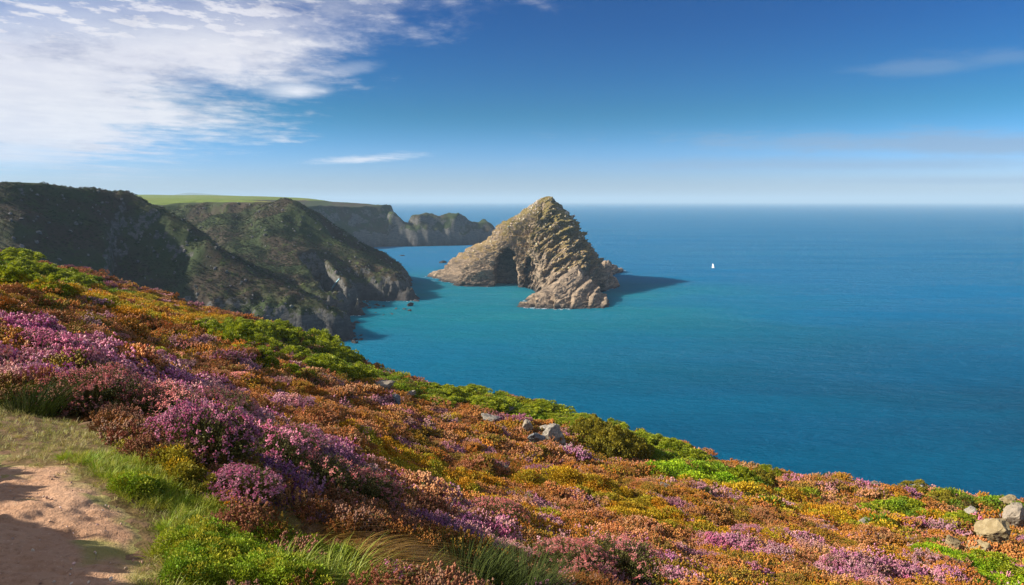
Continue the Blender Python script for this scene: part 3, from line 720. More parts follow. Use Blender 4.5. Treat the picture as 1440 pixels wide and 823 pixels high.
def heather_tuft(seed, n, rad, hgt, fl_r, nfl, nleaf, bloom=1.0):
    rs = np.random.RandomState(seed); pb = PB()
    a = rs.rand(n) * 6.283; rr = rad * np.sqrt(rs.rand(n)); base = np.stack([rr * np.cos(a) * .5, rr * np.sin(a) * .5, np.full(n, -.05)], 1)
    tip = np.stack([rr * np.cos(a) * 1.25, rr * np.sin(a) * 1.25, hgt * (1 - .35 * (rr / rad) ** 2) * rs.uniform(.75, 1.1, n)], 1)
    d = tip - base; var = rs.rand(n)
    t = rs.uniform(.35, 1, (n, nleaf)); lp = (base[:, None] + d[:, None] * t[..., None]).reshape(-1, 3)
    ld = np.repeat(unit(d), nleaf, 0) * .8 + rs.normal(size=(n * nleaf, 3)) * .55
    leaves(pb, lp, ld, fl_r * rs.uniform(1.8, 3.2, len(lp)), fl_r * .5, np.clip(np.repeat(var, nleaf) * .5 + rs.rand(len(lp)) * .5, 0, 1), 0, rs)
    k = rs.rand(n) < bloom; dn, bn, vn = d[k], base[k], var[k]; q = len(dn)
    t = rs.uniform(.72, 1.06, (q, nfl)); fp = (bn[:, None] + dn[:, None] * t[..., None]).reshape(-1, 3) + rs.normal(size=(q * nfl, 3)) * fl_r * .9
    florets(pb, fp, fl_r * rs.uniform(.7, 1.25, len(fp)), np.clip(np.repeat(vn, nfl) * .6 + rs.rand(len(fp)) * .4, 0, 1), 1)
    return pb
def leaf_tuft(seed, n, rad, hgt, ln):
    rs = np.random.RandomState(seed); pb = PB()
    u = unit(rs.normal(size=(n, 3))); u[:, 2] = np.abs(u[:, 2]); r = rs.uniform(.55, 1.05, n) ** .6
    p = u * r[:, None] * np.array([rad, rad, hgt]); 
    leaves(pb, p, u + rs.normal(size=(n, 3)) * .7 + np.array([0, 0, .3]), ln * rs.uniform(.6, 1.3, n), ln * .32, np.clip(rs.rand(n) * .6 + .4 * r * u[:, 2], 0, 1), 0, rs)
    return pb
def grass_tuft(seed, n, rad, hgt, wd, lean=.5):
    rs = np.random.RandomState(seed); pb = PB()
    a = rs.rand(n) * 6.283; rr = rad * np.sqrt(rs.rand(n)); base = np.stack([rr * np.cos(a), rr * np.sin(a), np.full(n, -.02)], 1)
    d = np.stack([np.cos(a) * .35, np.sin(a) * .35, np.ones(n)], 1) + rs.normal(size=(n, 3)) * .22
    dr = np.stack([np.cos(a) * .2 + lean * .5, np.sin(a) * .2, -np.full(n, .25)], 1)
    blades(pb, base, d, hgt * rs.uniform(.5, 1.15, n), wd, dr, rs.rand(n), 0, 3)
    return pb
proto = {}
def protos(key, meshes):
    c = bpy.data.collections.new('proto_' + key)
    for i, me in enumerate(meshes):
        o = bpy.data.objects.new('%s_%02d' % (key, i), me); c.objects.link(o)
    proto[key] = (c, len(meshes))
protos('heather_near', [heather_tuft(i, 30, .13, .20, .0075, 9, 9).mesh('h', [M_hleaf, M_flower]) for i in range(4)])
protos('heather_mid', [heather_tuft(20 + i, 34, .24, .24, .015, 5, 6).mesh('h', [M_hleaf, M_flower]) for i in range(4)])
protos('heather_far', [heather_tuft(40 + i, 40, .40, .30, .030, 4, 5).mesh('h', [M_hleaf, M_flower]) for i in range(4)])
protos('leaf_near', [leaf_tuft(60 + i, 240, .13, .17, .026).mesh('l', [M_shoot]) for i in range(4)])
protos('leaf_mid', [leaf_tuft(70 + i, 260, .24, .24, .05).mesh('l', [M_shoot]) for i in range(4)])
protos('leaf_far', [leaf_tuft(80 + i, 260, .42, .36, .09).mesh('l', [M_shoot]) for i in range(4)])
protos('grass', [grass_tuft(90 + i, 26, .07, .085, .0022).mesh('g', [M_grass], True) for i in range(4)])
protos('grass_tall', [grass_tuft(95 + i, 34, .07, .22, .0028).mesh('g', [M_grass], True) for i in range(4)])

def scatter(name, key, pos, rot, scl, tint, rs, label, cat):
    col, k = proto[key]; n = len(pos)
    me = bpy.data.meshes.new(name); me.vertices.add(n); me.vertices.foreach_set('co', np.asarray(pos, np.float32).ravel())
    for nm, typ, fld, dat in (('rot', 'FLOAT_VECTOR', 'vector', rot), ('scl', 'FLOAT', 'value', scl), ('idx', 'INT', 'value', rs.randint(0, k, n)),
                              ('tint', 'FLOAT_COLOR', 'color', np.concatenate([tint, np.ones((n, 1))], 1))):
        a = me.attributes.new(nm, typ, 'POINT'); a.data.foreach_set(fld, np.asarray(dat, np.int32 if typ == 'INT' else np.float32).ravel())
    o = link(name, me, None, kind='stuff', label=label, category=cat)
    g = bpy.data.node_groups.new('scatter_' + name, 'GeometryNodeTree')
    g.interface.new_socket('Geometry', in_out='INPUT', socket_type='NodeSocketGeometry'); g.interface.new_socket('Geometry', in_out='OUTPUT', socket_type='NodeSocketGeometry')
    gi, go = g.nodes.new('NodeGroupInput'), g.nodes.new('NodeGroupOutput')
    ci = g.nodes.new('GeometryNodeCollectionInfo'); ci.inputs[0].default_value = col; ci.inputs['Separate Children'].default_value = True; ci.inputs['Reset Children'].default_value = True
    ip = g.nodes.new('GeometryNodeInstanceOnPoints'); ip.inputs['Pick Instance'].default_value = True
    def na(nm, typ):
        q = g.nodes.new('GeometryNodeInputNamedAttribute'); q.data_type = typ; q.inputs[0].default_value = nm
        return [s for s in q.outputs if s.enabled][0] if any(s.enabled for s in q.outputs) else q.outputs[0]
    er = g.nodes.new('FunctionNodeEulerToRotation')
    g.links.new(gi.outputs[0], ip.inputs['Points']); g.links.new(ci.outputs[0], ip.inputs['Instance'])
    g.links.new(na('rot', 'FLOAT_VECTOR'), er.inputs[0]); g.links.new(er.outputs[0], ip.inputs['Rotation'])
    g.links.new(na('scl', 'FLOAT'), ip.inputs['Scale']); g.links.new(na('idx', 'INT'), ip.inputs['Instance Index'])
    g.links.new(ip.outputs[0], go.inputs[0])
    md = o.modifiers.new('scatter', 'NODES'); md.node_group = g
    return o

# where the hillside carries which plants: patches as (centre on the ground, radii, weight)
def patch(px, py, rx, ry, rot=0.):
    p = hit(px, py); return (p[0], p[1], rx, ry, rot)
def inpatch(x, y, pts):
    s = np.full(np.shape(x), -1.0)
    for (cx, cy, rx, ry, rot) in pts:
        ca, sa = math.cos(rot), math.sin(rot); dx, dy = x - cx, y - cy
        d = np.hypot((dx * ca + dy * sa) / rx, (-dx * sa + dy * ca) / ry)
        s = np.maximum(s, 1 - d)
    return s
PINK = [patch(60, 520, 4.0, 2.6), patch(180, 545, 3.0, 2.8), patch(300, 600, 1.8, 2.0), patch(40, 470, 6, 3.5), patch(330, 560, 2.4, 1.6),
        patch(900, 800, 2.2, 1.1), patch(1050, 775, 1.5, .8), patch(780, 795, 1.5, 1.0), patch(640, 735, 1.5, .9),
        patch(1250, 812, 1.5, .7), patch(120, 505, 5, 2.5)]
GOLD = [patch(620, 690, 2.6, 1.3, -.3), patch(230, 440, 7, 5), patch(90, 400, 9, 7), patch(300, 455, 7, 5), patch(1290, 740, 2.4, 1.2), patch(1050, 690, 3.5, 1.6), patch(250, 690, .5, .5),
        patch(960, 740, 2.5, 1.2), patch(820, 700, 2.6, 1.0), patch(350, 470, 6, 4), patch(120, 420, 7, 6), patch(600, 660, 2.2, 1.0), patch(1180, 740, 3, 1.2)]
GREEN = [patch(400, 500, 7, 6), patch(470, 520, 6, 6), patch(640, 560, 5, 5), patch(740, 585, 6, 4), patch(850, 605, 5, 4), patch(940, 635, 4, 4), patch(1010, 665, 3.4, 2.4), patch(40, 385, 7, 9), patch(100, 400, 8, 4),
         patch(1260, 725, 1.8, 1.2), patch(1290, 690, 4, 3), patch(1400, 800, 1.8, 2.2), patch(960, 670, 2.5, 1.6), patch(1380, 715, 4, 3), patch(560, 545, 5, 4)]
LIME = [patch(965, 668, 2.2, 2.6), patch(1000, 688, 2.0, 1.0), patch(1405, 805, 2.2, 2.0), patch(740, 590, 2.5, 1.5)]
CLEAR = [patch(500, 790, .5, .45), patch(560, 800, .5, .5), patch(430, 765, .3, .25), patch(660, 822, .5, .45), patch(730, 826, .45, .4), patch(330, 795, .4, .35), patch(430, 815, .45, .35), patch(40, 585, .6, .5)]
rs = np.random.RandomState(5)
def sample(n, r0, r1, a0=-56, a1=56, power=1.0):
    u = rs.rand(n); r = np.exp(np.log(r0) + u * (np.log(r1) - np.log(r0))) if power == 0 else (r0 ** power + u * (r1 ** power - r0 ** power)) ** (1 / power)
    a = np.radians(rs.uniform(a0, a1, n)); return r * np.sin(a), r * np.cos(a), r
def tints(pal, n, jit=.12, xy=None):
    pal = np.array(pal); k = rs.randint(0, len(pal), n)
    if xy is not None:                                  # neighbours share a hue
        u = .5 + .8 * fbm(xy[0] * .45, xy[1] * .45, 31., 3) + rs.normal(size=n) * .10; k = (np.mod(u, 1.) * len(pal)).astype(int) % len(pal)
    c = pal[k]
    return np.clip(c * (1 + rs.normal(size=(n, 1)) * jit) * (1 + rs.normal(size=(n, 3)) * jit * .4), .01, 1)
PAL_PINK = [(.78, .36, .40), (.86, .46, .46), (.74, .30, .42), (.66, .24, .42), (.84, .44, .50), (.76, .40, .34)]
PAL_PURP = [(.74, .20, .38), (.80, .30, .46), (.84, .40, .46)]
PAL_BROWN = [(.40, .26, .02), (.60, .33, .02), (.66, .27, .03), (.54, .20, .03), (.70, .31, .09), (.74, .37, .17), (.66, .26, .10), (.46, .18, .04), (.36, .22, .03)]
PAL_GOLD = [(.56, .36, .015), (.46, .34, .02), (.62, .30, .015), (.38, .32, .02), (.66, .42, .02)]
PAL_GREEN = [(.20, .30, .015), (.28, .36, .015), (.14, .23, .01), (.38, .38, .02)]
PAL_OLIVE = [(.24, .20, .03), (.18, .17, .03), (.28, .20, .04)]
bands = [('near', 2.2, 9.5, 9000, 1.0), ('mid', 9.0, 27., 36000, .82), ('far', 25., 88., 56000, .82)]
for key, r0, r1, n, pw in bands:
    x, y, r = sample(n, r0, r1, power=1.6 if key != 'far' else 1.25)
    e = poly_sd(x, y, EDGE); ok = (e < 4) & (rs.rand(n) > verge_mask(x, y) * 1.2) & (path_mask(x, y) < .02)
    x, y, r, e = x[ok], y[ok], r[ok], e[ok]; n = len(x); z = ground(x, y)
    nz = .55 * fbm(x * .35, y * .35, 2., 3) + .25 * perlin(x * 1.4, y * 1.4, 7.); nz2 = .5 * fbm(x * .5 + 40, y * .5, 3., 3)
    nz3 = .6 * fbm(x * .28 + 80, y * .28, 1., 3) + .2 * perlin(x * 1.2, y * 1.2, 4.)
    sp = inpatch(x, y, PINK) * 1.3 + nz; sg = inpatch(x, y, GOLD) * 1.3 + nz2; sv = inpatch(x, y, GREEN) * 1.7 + nz3
    kind = np.zeros(n, int)                              # brown heather is the ground state
    kind[sg > .06] = 2; kind[(sp > .30) & (perlin(x * 1.3, y * 1.3, 51.) > -.22)] = 1; kind[(sv > .30)] = 3
    rnd = rs.rand(n); kind[(rnd < .05)] = rs.choice([0, 1, 2, 3], (rnd < .05).sum(), p=[.35, .2, .3, .15])
    gap = np.abs(perlin((x + .5 * perlin(x * .5, y * .5, 5.)) * 1.1, (y + .5 * perlin(x * .5, y * .5, 9.)) * 1.3, 22.)) < .035 + .02 * (r > 25)   # creases between the cushions, given smaller, mostly dark green scrub
    rot = np.stack([rs.normal(size=n) * .18, rs.normal(size=n) * .18, rs.rand(n) * 6.283], 1)
    scl = rs.uniform(.7, 1.4, n) * pw * np.where(r > 50, 1.35, 1.0)
    CLR = inpatch(x, y, CLEAR) > 0
    scl = np.where(r < 8, scl * .8, scl)
    scl = np.where(CLR, scl * .25, scl) * (1 + .45 * perlin(x * .8, y * .8, 17.)) * np.where(gap, .55, 1.)
    pos = np.stack([x, y, z], 1)
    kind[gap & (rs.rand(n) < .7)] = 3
    pu = perlin(x * .9, y * .9, 11.) > .12
    for kk, nm, lab, pk_, pal in ((1, 'flowering_heather', 'pink and purple flowering heather carpet', 'heather_', PAL_PINK), (0, 'brown_heather', 'russet brown faded heather carpet', 'heather_', PAL_BROWN),
                                  (2, 'golden_gorse', 'low golden yellow gorse cushions', 'leaf_', PAL_GOLD), (3, 'green_scrub', 'bright green low scrub', 'leaf_', PAL_GREEN)):
        m = kind == kk
        if not m.any(): continue
        ti = tints(pal, m.sum(), .12, (x[m], y[m]))
        if kk == 1: q = pu[m]; ti[q] = tints(PAL_PURP, q.sum())
        if kk == 0: q = perlin(x[m] * .7, y[m] * .7, 41.) + rs.normal(size=m.sum()) * .08 > .33; ti[q] = tints(PAL_PINK, q.sum()) * .8
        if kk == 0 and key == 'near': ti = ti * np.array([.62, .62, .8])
        if kk == 3: q = rs.rand(m.sum()) < .2; ti[q] = tints(PAL_OLIVE, q.sum())
        if kk == 3: q = inpatch(x[m], y[m], LIME) + .4 * perlin(x[m], y[m], 3.) > .1; ti[q] = tints([(.30, .46, .01), (.40, .52, .015), (.24, .40, .01)], q.sum())
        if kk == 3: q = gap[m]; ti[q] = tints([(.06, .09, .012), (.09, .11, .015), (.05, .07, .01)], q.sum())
        where = {'near': 'beside the path', 'mid': 'on the slope below the path', 'far': 'far down the slope to the cliff edge'}[key]
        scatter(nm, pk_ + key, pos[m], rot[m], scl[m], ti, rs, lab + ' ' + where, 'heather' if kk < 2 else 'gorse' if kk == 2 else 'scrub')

# turf beside the path
x, y, r = sample(30000, 2.2, 9.0, -62, 30, 1.3); vm = verge_mask(x, y); pmk = path_mask(x, y)
k = (vm > .35) & (rs.rand(len(x)) > pmk * 1.15 + .45 * (fbm(x * 2.2, y * 2.2, 3., 3) > .0)); x, y = x[k], y[k]; n = len(x)
pmk = pmk[k]; dry = sstep(.5 * fbm(x * .8, y * .8, 21., 3) + .7 * sstep(pmk, 0, .4) + .75 * sstep(x, -2.5, -3.3), .2, .65)
ti = tints([(.30, .36, .03), (.38, .40, .05), (.24, .32, .02)], n) * (1 - dry[:, None]) + tints([(.50, .44, .17), (.42, .37, .10), (.36, .36, .09)], n) * dry[:, None]
scatter('path_turf', 'grass', np.stack([x, y, ground(x, y) + .005], 1), np.stack([rs.normal(size=n) * .25, rs.normal(size=n) * .25, rs.rand(n) * 6.28], 1), rs.uniform(.5, 1.2, n) * (1 - .45 * dry), ti, rs, 'short green and straw coloured turf beside the sandy path', 'grass')
x, y, r = sample(26000, 2.4, 7.0, -52, 24, 1.2)
e = np.maximum(inpatch(x, y, [patch(330, 780, .55, .45), patch(430, 800, .45, .4), patch(300, 730, .4, .3), patch(250, 715, .35, .3), patch(500, 815, .5, .3), patch(165, 660, .45, .35), patch(210, 690, .4, .3)]), -1) + .3 * fbm(x * 3, y * 3, 2., 2)
k = (e > .05) & (path_mask(x, y) < .15); x, y = x[k], y[k]; n = len(x)
scatter('lush_grass', 'grass_tall', np.stack([x, y, ground(x, y)], 1), np.stack([rs.normal(size=n) * .2, rs.normal(size=n) * .2, rs.rand(n) * 6.28], 1), rs.uniform(.2, .52, n),
        tints([(.30, .40, .015), (.42, .48, .03), (.22, .33, .015), (.50, .48, .06)], n), rs, 'lush bright green grass along the edge of the path', 'grass')

# round-leaved green plants between the path and the brown tussock
x, y, r = sample(9000, 2.4, 6.0, -45, 10, 1.2)
e = inpatch(x, y, [patch(320, 780, .36, .3), patch(395, 785, .36, .3), patch(290, 812, .3, .22), patch(370, 815, .36, .25), patch(190, 690, .16, .12)]) + .45 * fbm(x * 3, y * 3, 5., 2)
k = (e > .15) & (path_mask(x, y) < .1); x, y = x[k], y[k]; n = len(x)
scatter('bilberry_cover', 'leaf_near', np.stack([x, y, ground(x, y) + .02], 1), np.stack([rs.normal(size=n) * .2, rs.normal(size=n) * .2, rs.rand(n) * 6.28], 1), rs.uniform(.28, .62, n),
        tints([(.25, .36, .01), (.34, .42, .02), (.17, .27, .01), (.42, .40, .02)], n), rs, 'bright green round-leaved plants at the edge of the sandy path', 'plants')

# ---- single bushes
def bush_mesh(name, seed, n, ln, lumps, mat, flat=.6):
    """a shrub of many leaves gathered in lumps, radius 1"""
    rs = np.random.RandomState(seed); pb = PB(); lp = []
    for _ in range(lumps):
        a = rs.rand() * 6.283; q = math.sqrt(rs.rand()) * .9; lp.append((q * math.cos(a), q * math.sin(a), flat * (.15 + .6 * (1 - q * q)) * rs.uniform(.45, 1.15), rs.uniform(.09, .20)))
    lp = np.array(lp); k = rs.randint(0, lumps, n); u = unit(rs.normal(size=(n, 3))); u[:, 2] = np.where(u[:, 2] < -.25, -u[:, 2], u[:, 2])
    rr = rs.uniform(.5, 1.08, n) ** .5
    p = lp[k, :3] + u * (lp[k, 3] * rr)[:, None]; p[:, 2] = np.maximum(p[:, 2], -.1)
    leaves(pb, p, u + rs.normal(size=(n, 3)) * .6, ln * rs.uniform(.6, 1.35, n), ln * .34, np.clip(rs.rand(n) * .45 + .55 * rs.rand(lumps)[k], 0, 1), 0, rs)
    st = np.zeros((lumps * 2, 3)); st[:, :2] = rs.normal(size=(lumps * 2, 2)) * .1; st[:, 2] = -.15
    tip = np.repeat(lp[:, :3], 2, 0); blades(pb, st, tip - st, np.linalg.norm(tip - st, axis=1), .012, np.zeros(3), rs.rand(lumps * 2), 1, 3)
    return pb.mesh(name, [mat, M_twig])
GB = [bush_mesh('green_bush', 100 + i, 5200, .085, 46, M_green, .95) for i in range(5)]
OB = [bush_mesh('olive_bush', 110 + i, 5000, .075, 42, M_olive, .85) for i in range(3)]
def bush(me, name, px, py, wpx, lab, cat, grp=None, hs=1.0, jit=0):
    p = hit(px, py); d = math.hypot(p[0], p[1], EYE - p[2]); r = wpx / F * d / 2
    o = link(name, me, None, None, (p[0], p[1] + r * .5, p[2] - .05), (0, 0, random.random() * 6.28), (r, r, r * hs), label=lab, category=cat)
    if grp: o['group'] = grp
    return o
random.seed(4)
def along(pts, n, w0, w1, meshes, name, lab, cat, grp, spread=6, hs=1.0):
    pts = np.array(pts, float); s = np.linspace(0, len(pts) - 1, n)
    for i, q in enumerate(s):
        k = min(int(q), len(pts) - 2); c = pts[k] * (1 - q + k) + pts[k + 1] * (q - k)
        bush(random.choice(meshes), name, c[0] + random.uniform(-spread, spread), c[1] + random.uniform(-spread, spread) * .6, random.uniform(w0, w1), lab, cat, grp, hs * random.uniform(.75, 1.15))
L1 = 'dense bright green bracken bush in the hollow below the spur'
along([(330, 462), (400, 480), (470, 505), (510, 530)], 13, 34, 56, GB, 'bracken_bush', L1, 'bush', 'bracken bushes in the hollow', 12)
along([(320, 480), (400, 505), (460, 535), (500, 545)], 13, 34, 60, GB, 'bracken_bush', L1, 'bush', 'bracken bushes in the hollow', 10)
along([(290, 470), (350, 500), (420, 535)], 8, 34, 50, GB, 'bracken_bush', L1, 'bush', 'bracken bushes in the hollow', 10)
L2 = 'leafy green bush on the brink of the cliff above the sea'
along([(590, 553), (660, 562), (740, 580), (810, 600), (880, 620), (950, 640), (985, 655)], 24, 38, 62, GB, 'cliff_bush', L2, 'bush', 'green bushes along the cliff brink', 5, .62)
along([(600, 568), (680, 580), (760, 595), (850, 618), (930, 645)], 20, 38, 60, GB, 'cliff_bush', L2, 'bush', 'green bushes along the cliff brink', 7, .62)
L3 = 'olive green bush on the bank of the bright green hollow'
along([(830, 630), (860, 650), (890, 655)], 7, 54, 80, OB, 'hollow_bush', L3, 'bush', 'bushes around the green hollow', 6, 1.5)
along([(1000, 672), (1040, 680), (1090, 680)], 6, 32, 46, OB + GB, 'hollow_bush', L3, 'bush', 'bushes around the green hollow', 6)
L4 = 'mossy green shrub high on the left spur'
along([(5, 380), (60, 395), (110, 405)], 9, 34, 60, GB, 'spur_bush', L4, 'bush', 'green shrubs on the left spur', 10)
along([(0, 400), (80, 420)], 5, 34, 50, GB, 'spur_bush', L4, 'bush', 'green shrubs on the left spur', 10)
L5 = 'small yellow-green shrub in the patchwork heath near the cliff edge'
for q in ((1255, 735, 44), (1285, 728, 50), (1225, 728, 36), (1258, 752, 40), (1360, 745, 40), (1330, 740, 34), (1395, 725, 40), (1100, 668, 36), (1300, 700, 44), (1340, 712, 40)):
    bush(random.choice(OB + GB), 'heath_shrub', *q, L5, 'shrub', 'small shrubs in the patchwork heath', .8)
bush(GB[1], 'grass_green_bush', 1412, 812, 60, 'bright green bush beside the angular beige block', 'bush', None, .7)

# ---- heather bushes by the path: foliage with blossoms
def heather_bush(seed, bloom_mat, n=640, bare=0.25):
    rs = np.random.RandomState(seed); pl, pf = PB(), PB()
    a = rs.rand(n) * 6.283; q = np.sqrt(rs.rand(n)); top = .62 * np.sqrt(np.maximum(1 - q * q * .92, .03)) * (1 + .22 * perlin(q * np.cos(a) * 2.6 + seed, q * np.sin(a) * 2.6, 1.))
    tip = np.stack([q * np.cos(a), q * np.sin(a), top * rs.uniform(.82, 1.06, n)], 1); bs = tip * np.array([.35, .35, 0]); bs[:, 2] = -.08
    d = tip - bs; L = np.linalg.norm(d, axis=1); nl = 22; var = rs.rand(n)
    t = rs.uniform(.25, 1, (n, nl)); lp = (bs[:, None] + d[:, None] * t[..., None]).reshape(-1, 3) + rs.normal(size=(n * nl, 3)) * .014
    leaves(pl, lp, np.repeat(unit(d), nl, 0) + rs.normal(size=(n * nl, 3)) * .6, rs.uniform(.02, .05, n * nl), .010, np.clip(np.repeat(var, nl) * .4 + rs.rand(n * nl) * .6, 0, 1), 0, rs)
    blades(pl, bs, d, L, .006, np.zeros(3), var, 1, 2)
    k = (perlin(tip[:, 0] * 2.2 + seed * 3, tip[:, 1] * 2.2, 5.) + rs.normal(size=n) * .3) > -.20 + bare; m = k.sum(); nf = 11
    hd = tip[k]; t = rs.rand(m, nf) ** 1.2 * .035
    fp = (hd[:, None] - unit(d[k])[:, None] * t[..., None]).reshape(-1, 3) + rs.normal(size=(m * nf, 3)) * .018
    florets(pf, fp, rs.uniform(.010, .018, m * nf), np.clip(np.repeat(rs.rand(m), nf) * .65 + rs.rand(m * nf) * .35, 0, 1), 0, .7)
    return pl.mesh('heather_foliage', [M_hleaf, M_twig]), pf.mesh('heather_blossom', [bloom_mat])
HB = [heather_bush(201, M_purple, 640, .12), heather_bush(202, M_pink, 640, .14), heather_bush(203, M_purple, 640, .32), heather_bush(204, M_pink, 640, .5)]
def put_heather(k, px, py, wpx, lab, hs=1.0, grp=None):
    p = hit(px, py); d = math.hypot(p[0], p[1], EYE - p[2]); r = wpx / F * d / 2
    o = link('heather_bush', HB[k][0], None, None, (p[0], p[1] + r * .35, p[2] - .04), (0, 0, random.random() * 6.28), (r, r, r * hs * 1.2), label=lab, category='heather bush')
    link('blossom', HB[k][1], None, o)
    if grp: o['group'] = grp
for (k, a, b_, wd, lab, hs) in ((0, 262, 655, 170, 'large dome of purple blossoming heather beside the sandy path', 1.15), (2, 352, 672, 150, 'purple heather bush with dark gaps behind the bright green turf', 1.1),
                                (0, 318, 712, 130, 'low purple heather bush with blossoms down to the turf', .9), (3, 425, 705, 150, 'dark sparsely pink heather bush on the brow', 1.0),
                                (3, 492, 722, 140, 'dark heather bush beside the wind-swept brown grass', .95), (1, 190, 605, 150, 'pink heather bush behind the green verge', .9),
                                (1, 110, 575, 140, 'rosy heather bush next to the tall dark grass tuft', .9), (2, 395, 640, 110, 'purple heather crest on the brow of the slope', .8),
                                (1, 285, 590, 120, 'pink heather mound behind the large purple dome', .8), (1, 800, 815, 130, 'pale pink heather clump beside the dark long grass', .8),
                                (3, 870, 822, 150, 'dark pink-tipped heather clump on the lower slope', .8), (0, 585, 700, 80, 'bright purple heather cushion on the brow', .8),
                                (1, 690, 745, 110, 'pink heather clump behind the dark long grass', .8), (0, 20, 505, 120, 'purple heather mound above the tall dark grass tuft', .7)):
    put_heather(k, a, b_, wd, lab, hs)
L6 = 'violet blossoming heather cushion on the mid slope'
for i, q in enumerate(((1060, 762, 60), (1105, 752, 44), (1000, 756, 44), (1150, 790, 56), (1195, 800, 50), (950, 768, 40), (1300, 760, 44), (360 + 180, 608, 44), (560, 588, 44), (634, 597, 30), (870, 611, 24), (1240, 778, 40), (1130, 772, 44), (1340, 806, 50), (850, 748, 46))):
    put_heather((0, 2)[i % 2], *q, L6, .55, 'violet heather cushions on the mid slope')
L7 = 'rose pink heather cushion on the open slope'
for i, q in enumerate(((480, 598, 50), (430, 545, 44), (500, 560, 40), (250, 490, 44), (400, 580, 50), (330, 535, 44), (700, 700, 50), (760, 740, 50), (840, 770, 56), (150, 480, 44), (90, 455, 44), (620, 620, 40), (690, 640, 40), (990, 720, 44), (1180, 720, 40))):
    put_heather(1, *q, L7, .55, 'rose heather cushions on the open slope')
p_g = bush(OB[0], 'gorse_bush', 255, 690, 74, 'small bright yellow gorse bush at the foot of the purple heather', 'bush', None, .9)

# ---- grass tussocks
def tussock(seed, n, hgt, wd, wind, mat, spread=.35):
    rs = np.random.RandomState(seed); pb = PB()
    a = rs.rand(n) * 6.283; rr = np.sqrt(rs.rand(n)); base = np.stack([rr * np.cos(a) * spread, rr * np.sin(a) * spread, np.full(n, -.03)], 1)
    d = np.stack([np.cos(a) * .4 * rr, np.sin(a) * .4 * rr, np.ones(n)], 1) + rs.normal(size=(n, 3)) * .15
    dr = np.array(wind) * rs.uniform(.6, 1.3, (n, 1)) + np.stack([np.cos(a) * .25, np.sin(a) * .25, -.15 * np.ones(n)], 1)
    blades(pb, base, d, hgt * rs.uniform(.55, 1.1, n), wd, dr, rs.rand(n), 0, 6)
    return pb.mesh('tussock', [mat], True)
def put_tussock(me, px, py, sc, lab, name='grass_tussock', rz=0.):
    p = hit(px, py); link(name, me, None, None, (p[0], p[1], p[2] - .02), (0, 0, rz), (sc, sc, sc), label=lab, category='grass tussock')
tb = tussock(301, 1500, .42, .0022, (1.0, -.25, -.62), M_tuss_brown, .22)
put_tussock(tb, 505, 795, .85, 'wind-swept brown grass tussock bent over to the right')
tb2 = tussock(302, 900, .38, .0022, (.9, -.1, -.7), M_tuss_brown, .25)
put_tussock(tb2, 430, 765, .8, 'low brown grass tuft before the dark heather')
td = tussock(303, 900, .42, .0030, (.15, -.1, -.2), M_tuss_dark, .28)
put_tussock(td, 660, 830, 1.1, 'tall dark green long grass beside the brown tussock')
put_tussock(td, 730, 842, 1.0, 'dark long grass in front of the pale pink heather', rz=2.)
tdl = tussock(304, 800, .55, .0035, (.2, -.1, -.15), M_tuss_dark, .32)
put_tussock(tdl, 40, 580, .8, 'tall dark grass tuft at the left above the turf')
tg = tussock(305, 500, .36, .003, (.25, -.1, -.3), M_tuss_green, .26)
for q, s, lab in (((470, 822), .8, 'bright green grass tussock in front of the brown tussock'), ((395, 815), .7, 'green grass tussock beside the path edge'), ((585, 830), .7, 'green grass tussock between brown and dark grass'),
                  ((-5, 560), 1.1, 'sunlit green grass at the left of the dark tuft'), ((372, 745), .5, 'small green grass tussock under the purple heather')):
    put_tussock(tg, *q, s, lab, rz=random.random())
# unseen bushes, added left of the frame to cast the shadow on the path
for (gx_, gy_, r_, hs, lab) in ((-4.55, 2.35, 1.25, 1.45, 'tall unseen bush added left of the path to shade it'), (-5.3, 3.55, 1.0, 1.5, 'unseen bush behind the tall one, added for the path shadow'), (-5.2, 2.6, 1.1, 1.6, 'broad unseen bush in the middle of the added shade group'), (-4.2, 1.85, 1.2, 1.6, 'unseen bush at the near end of the added shade group')):
    gz_ = float(ground(np.array([gx_]), np.array([gy_]))[0])
    link('bank_gorse', GB[2], None, None, (gx_, gy_, gz_ - .05), (0, 0, .6), (r_, r_, r_ * hs), label=lab, category='bush')

# ---- scrub and stones on the headland, stones on the stack
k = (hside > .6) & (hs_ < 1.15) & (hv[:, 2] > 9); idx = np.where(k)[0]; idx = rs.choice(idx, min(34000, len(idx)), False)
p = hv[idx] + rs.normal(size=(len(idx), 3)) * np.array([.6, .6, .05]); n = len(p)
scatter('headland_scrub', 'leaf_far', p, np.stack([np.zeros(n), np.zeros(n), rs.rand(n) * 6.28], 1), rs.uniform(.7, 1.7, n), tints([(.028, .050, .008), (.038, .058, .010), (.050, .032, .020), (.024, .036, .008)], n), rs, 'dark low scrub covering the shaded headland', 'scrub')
CH = [rock_mesh('stone', 70 + i, 1, 6, (1, .9, .8), .05) for i in range(4)]
M_chip, t, b, _ = material('stone_chip'); c = t.attr('tint', 'INSTANCER').outputs['Color']; t.l.new(c, b.inputs['Base Color'])
for m_ in CH: m_.materials.append(M_chip)
protos('stone', CH)
k = (z.ravel() > 9) & (rk.ravel() > .02) if False else None
sv_ = vflat; kk = np.where((sv_[:, 2] > 12) & (flat.ravel() > .35))[0]; kk = rs.choice(kk, 1300, False); p = sv_[kk]; n = len(p)
o = scatter('loose_stones', 'stone', p, rs.rand(n, 3) * 6, rs.uniform(.25, 1.0, n) ** 1.6 + .12, tints([(.42, .35, .25), (.34, .29, .22), (.50, .43, .33)], n), rs, 'pale loose stones', 'stones')
o.parent = stack; del o['category']
k = np.where((hside > .5) & (hs_ > .7) & (hv[:, 2] > 4))[0]; k = rs.choice(k, 1500, False); p = hv[k]; n = len(p)
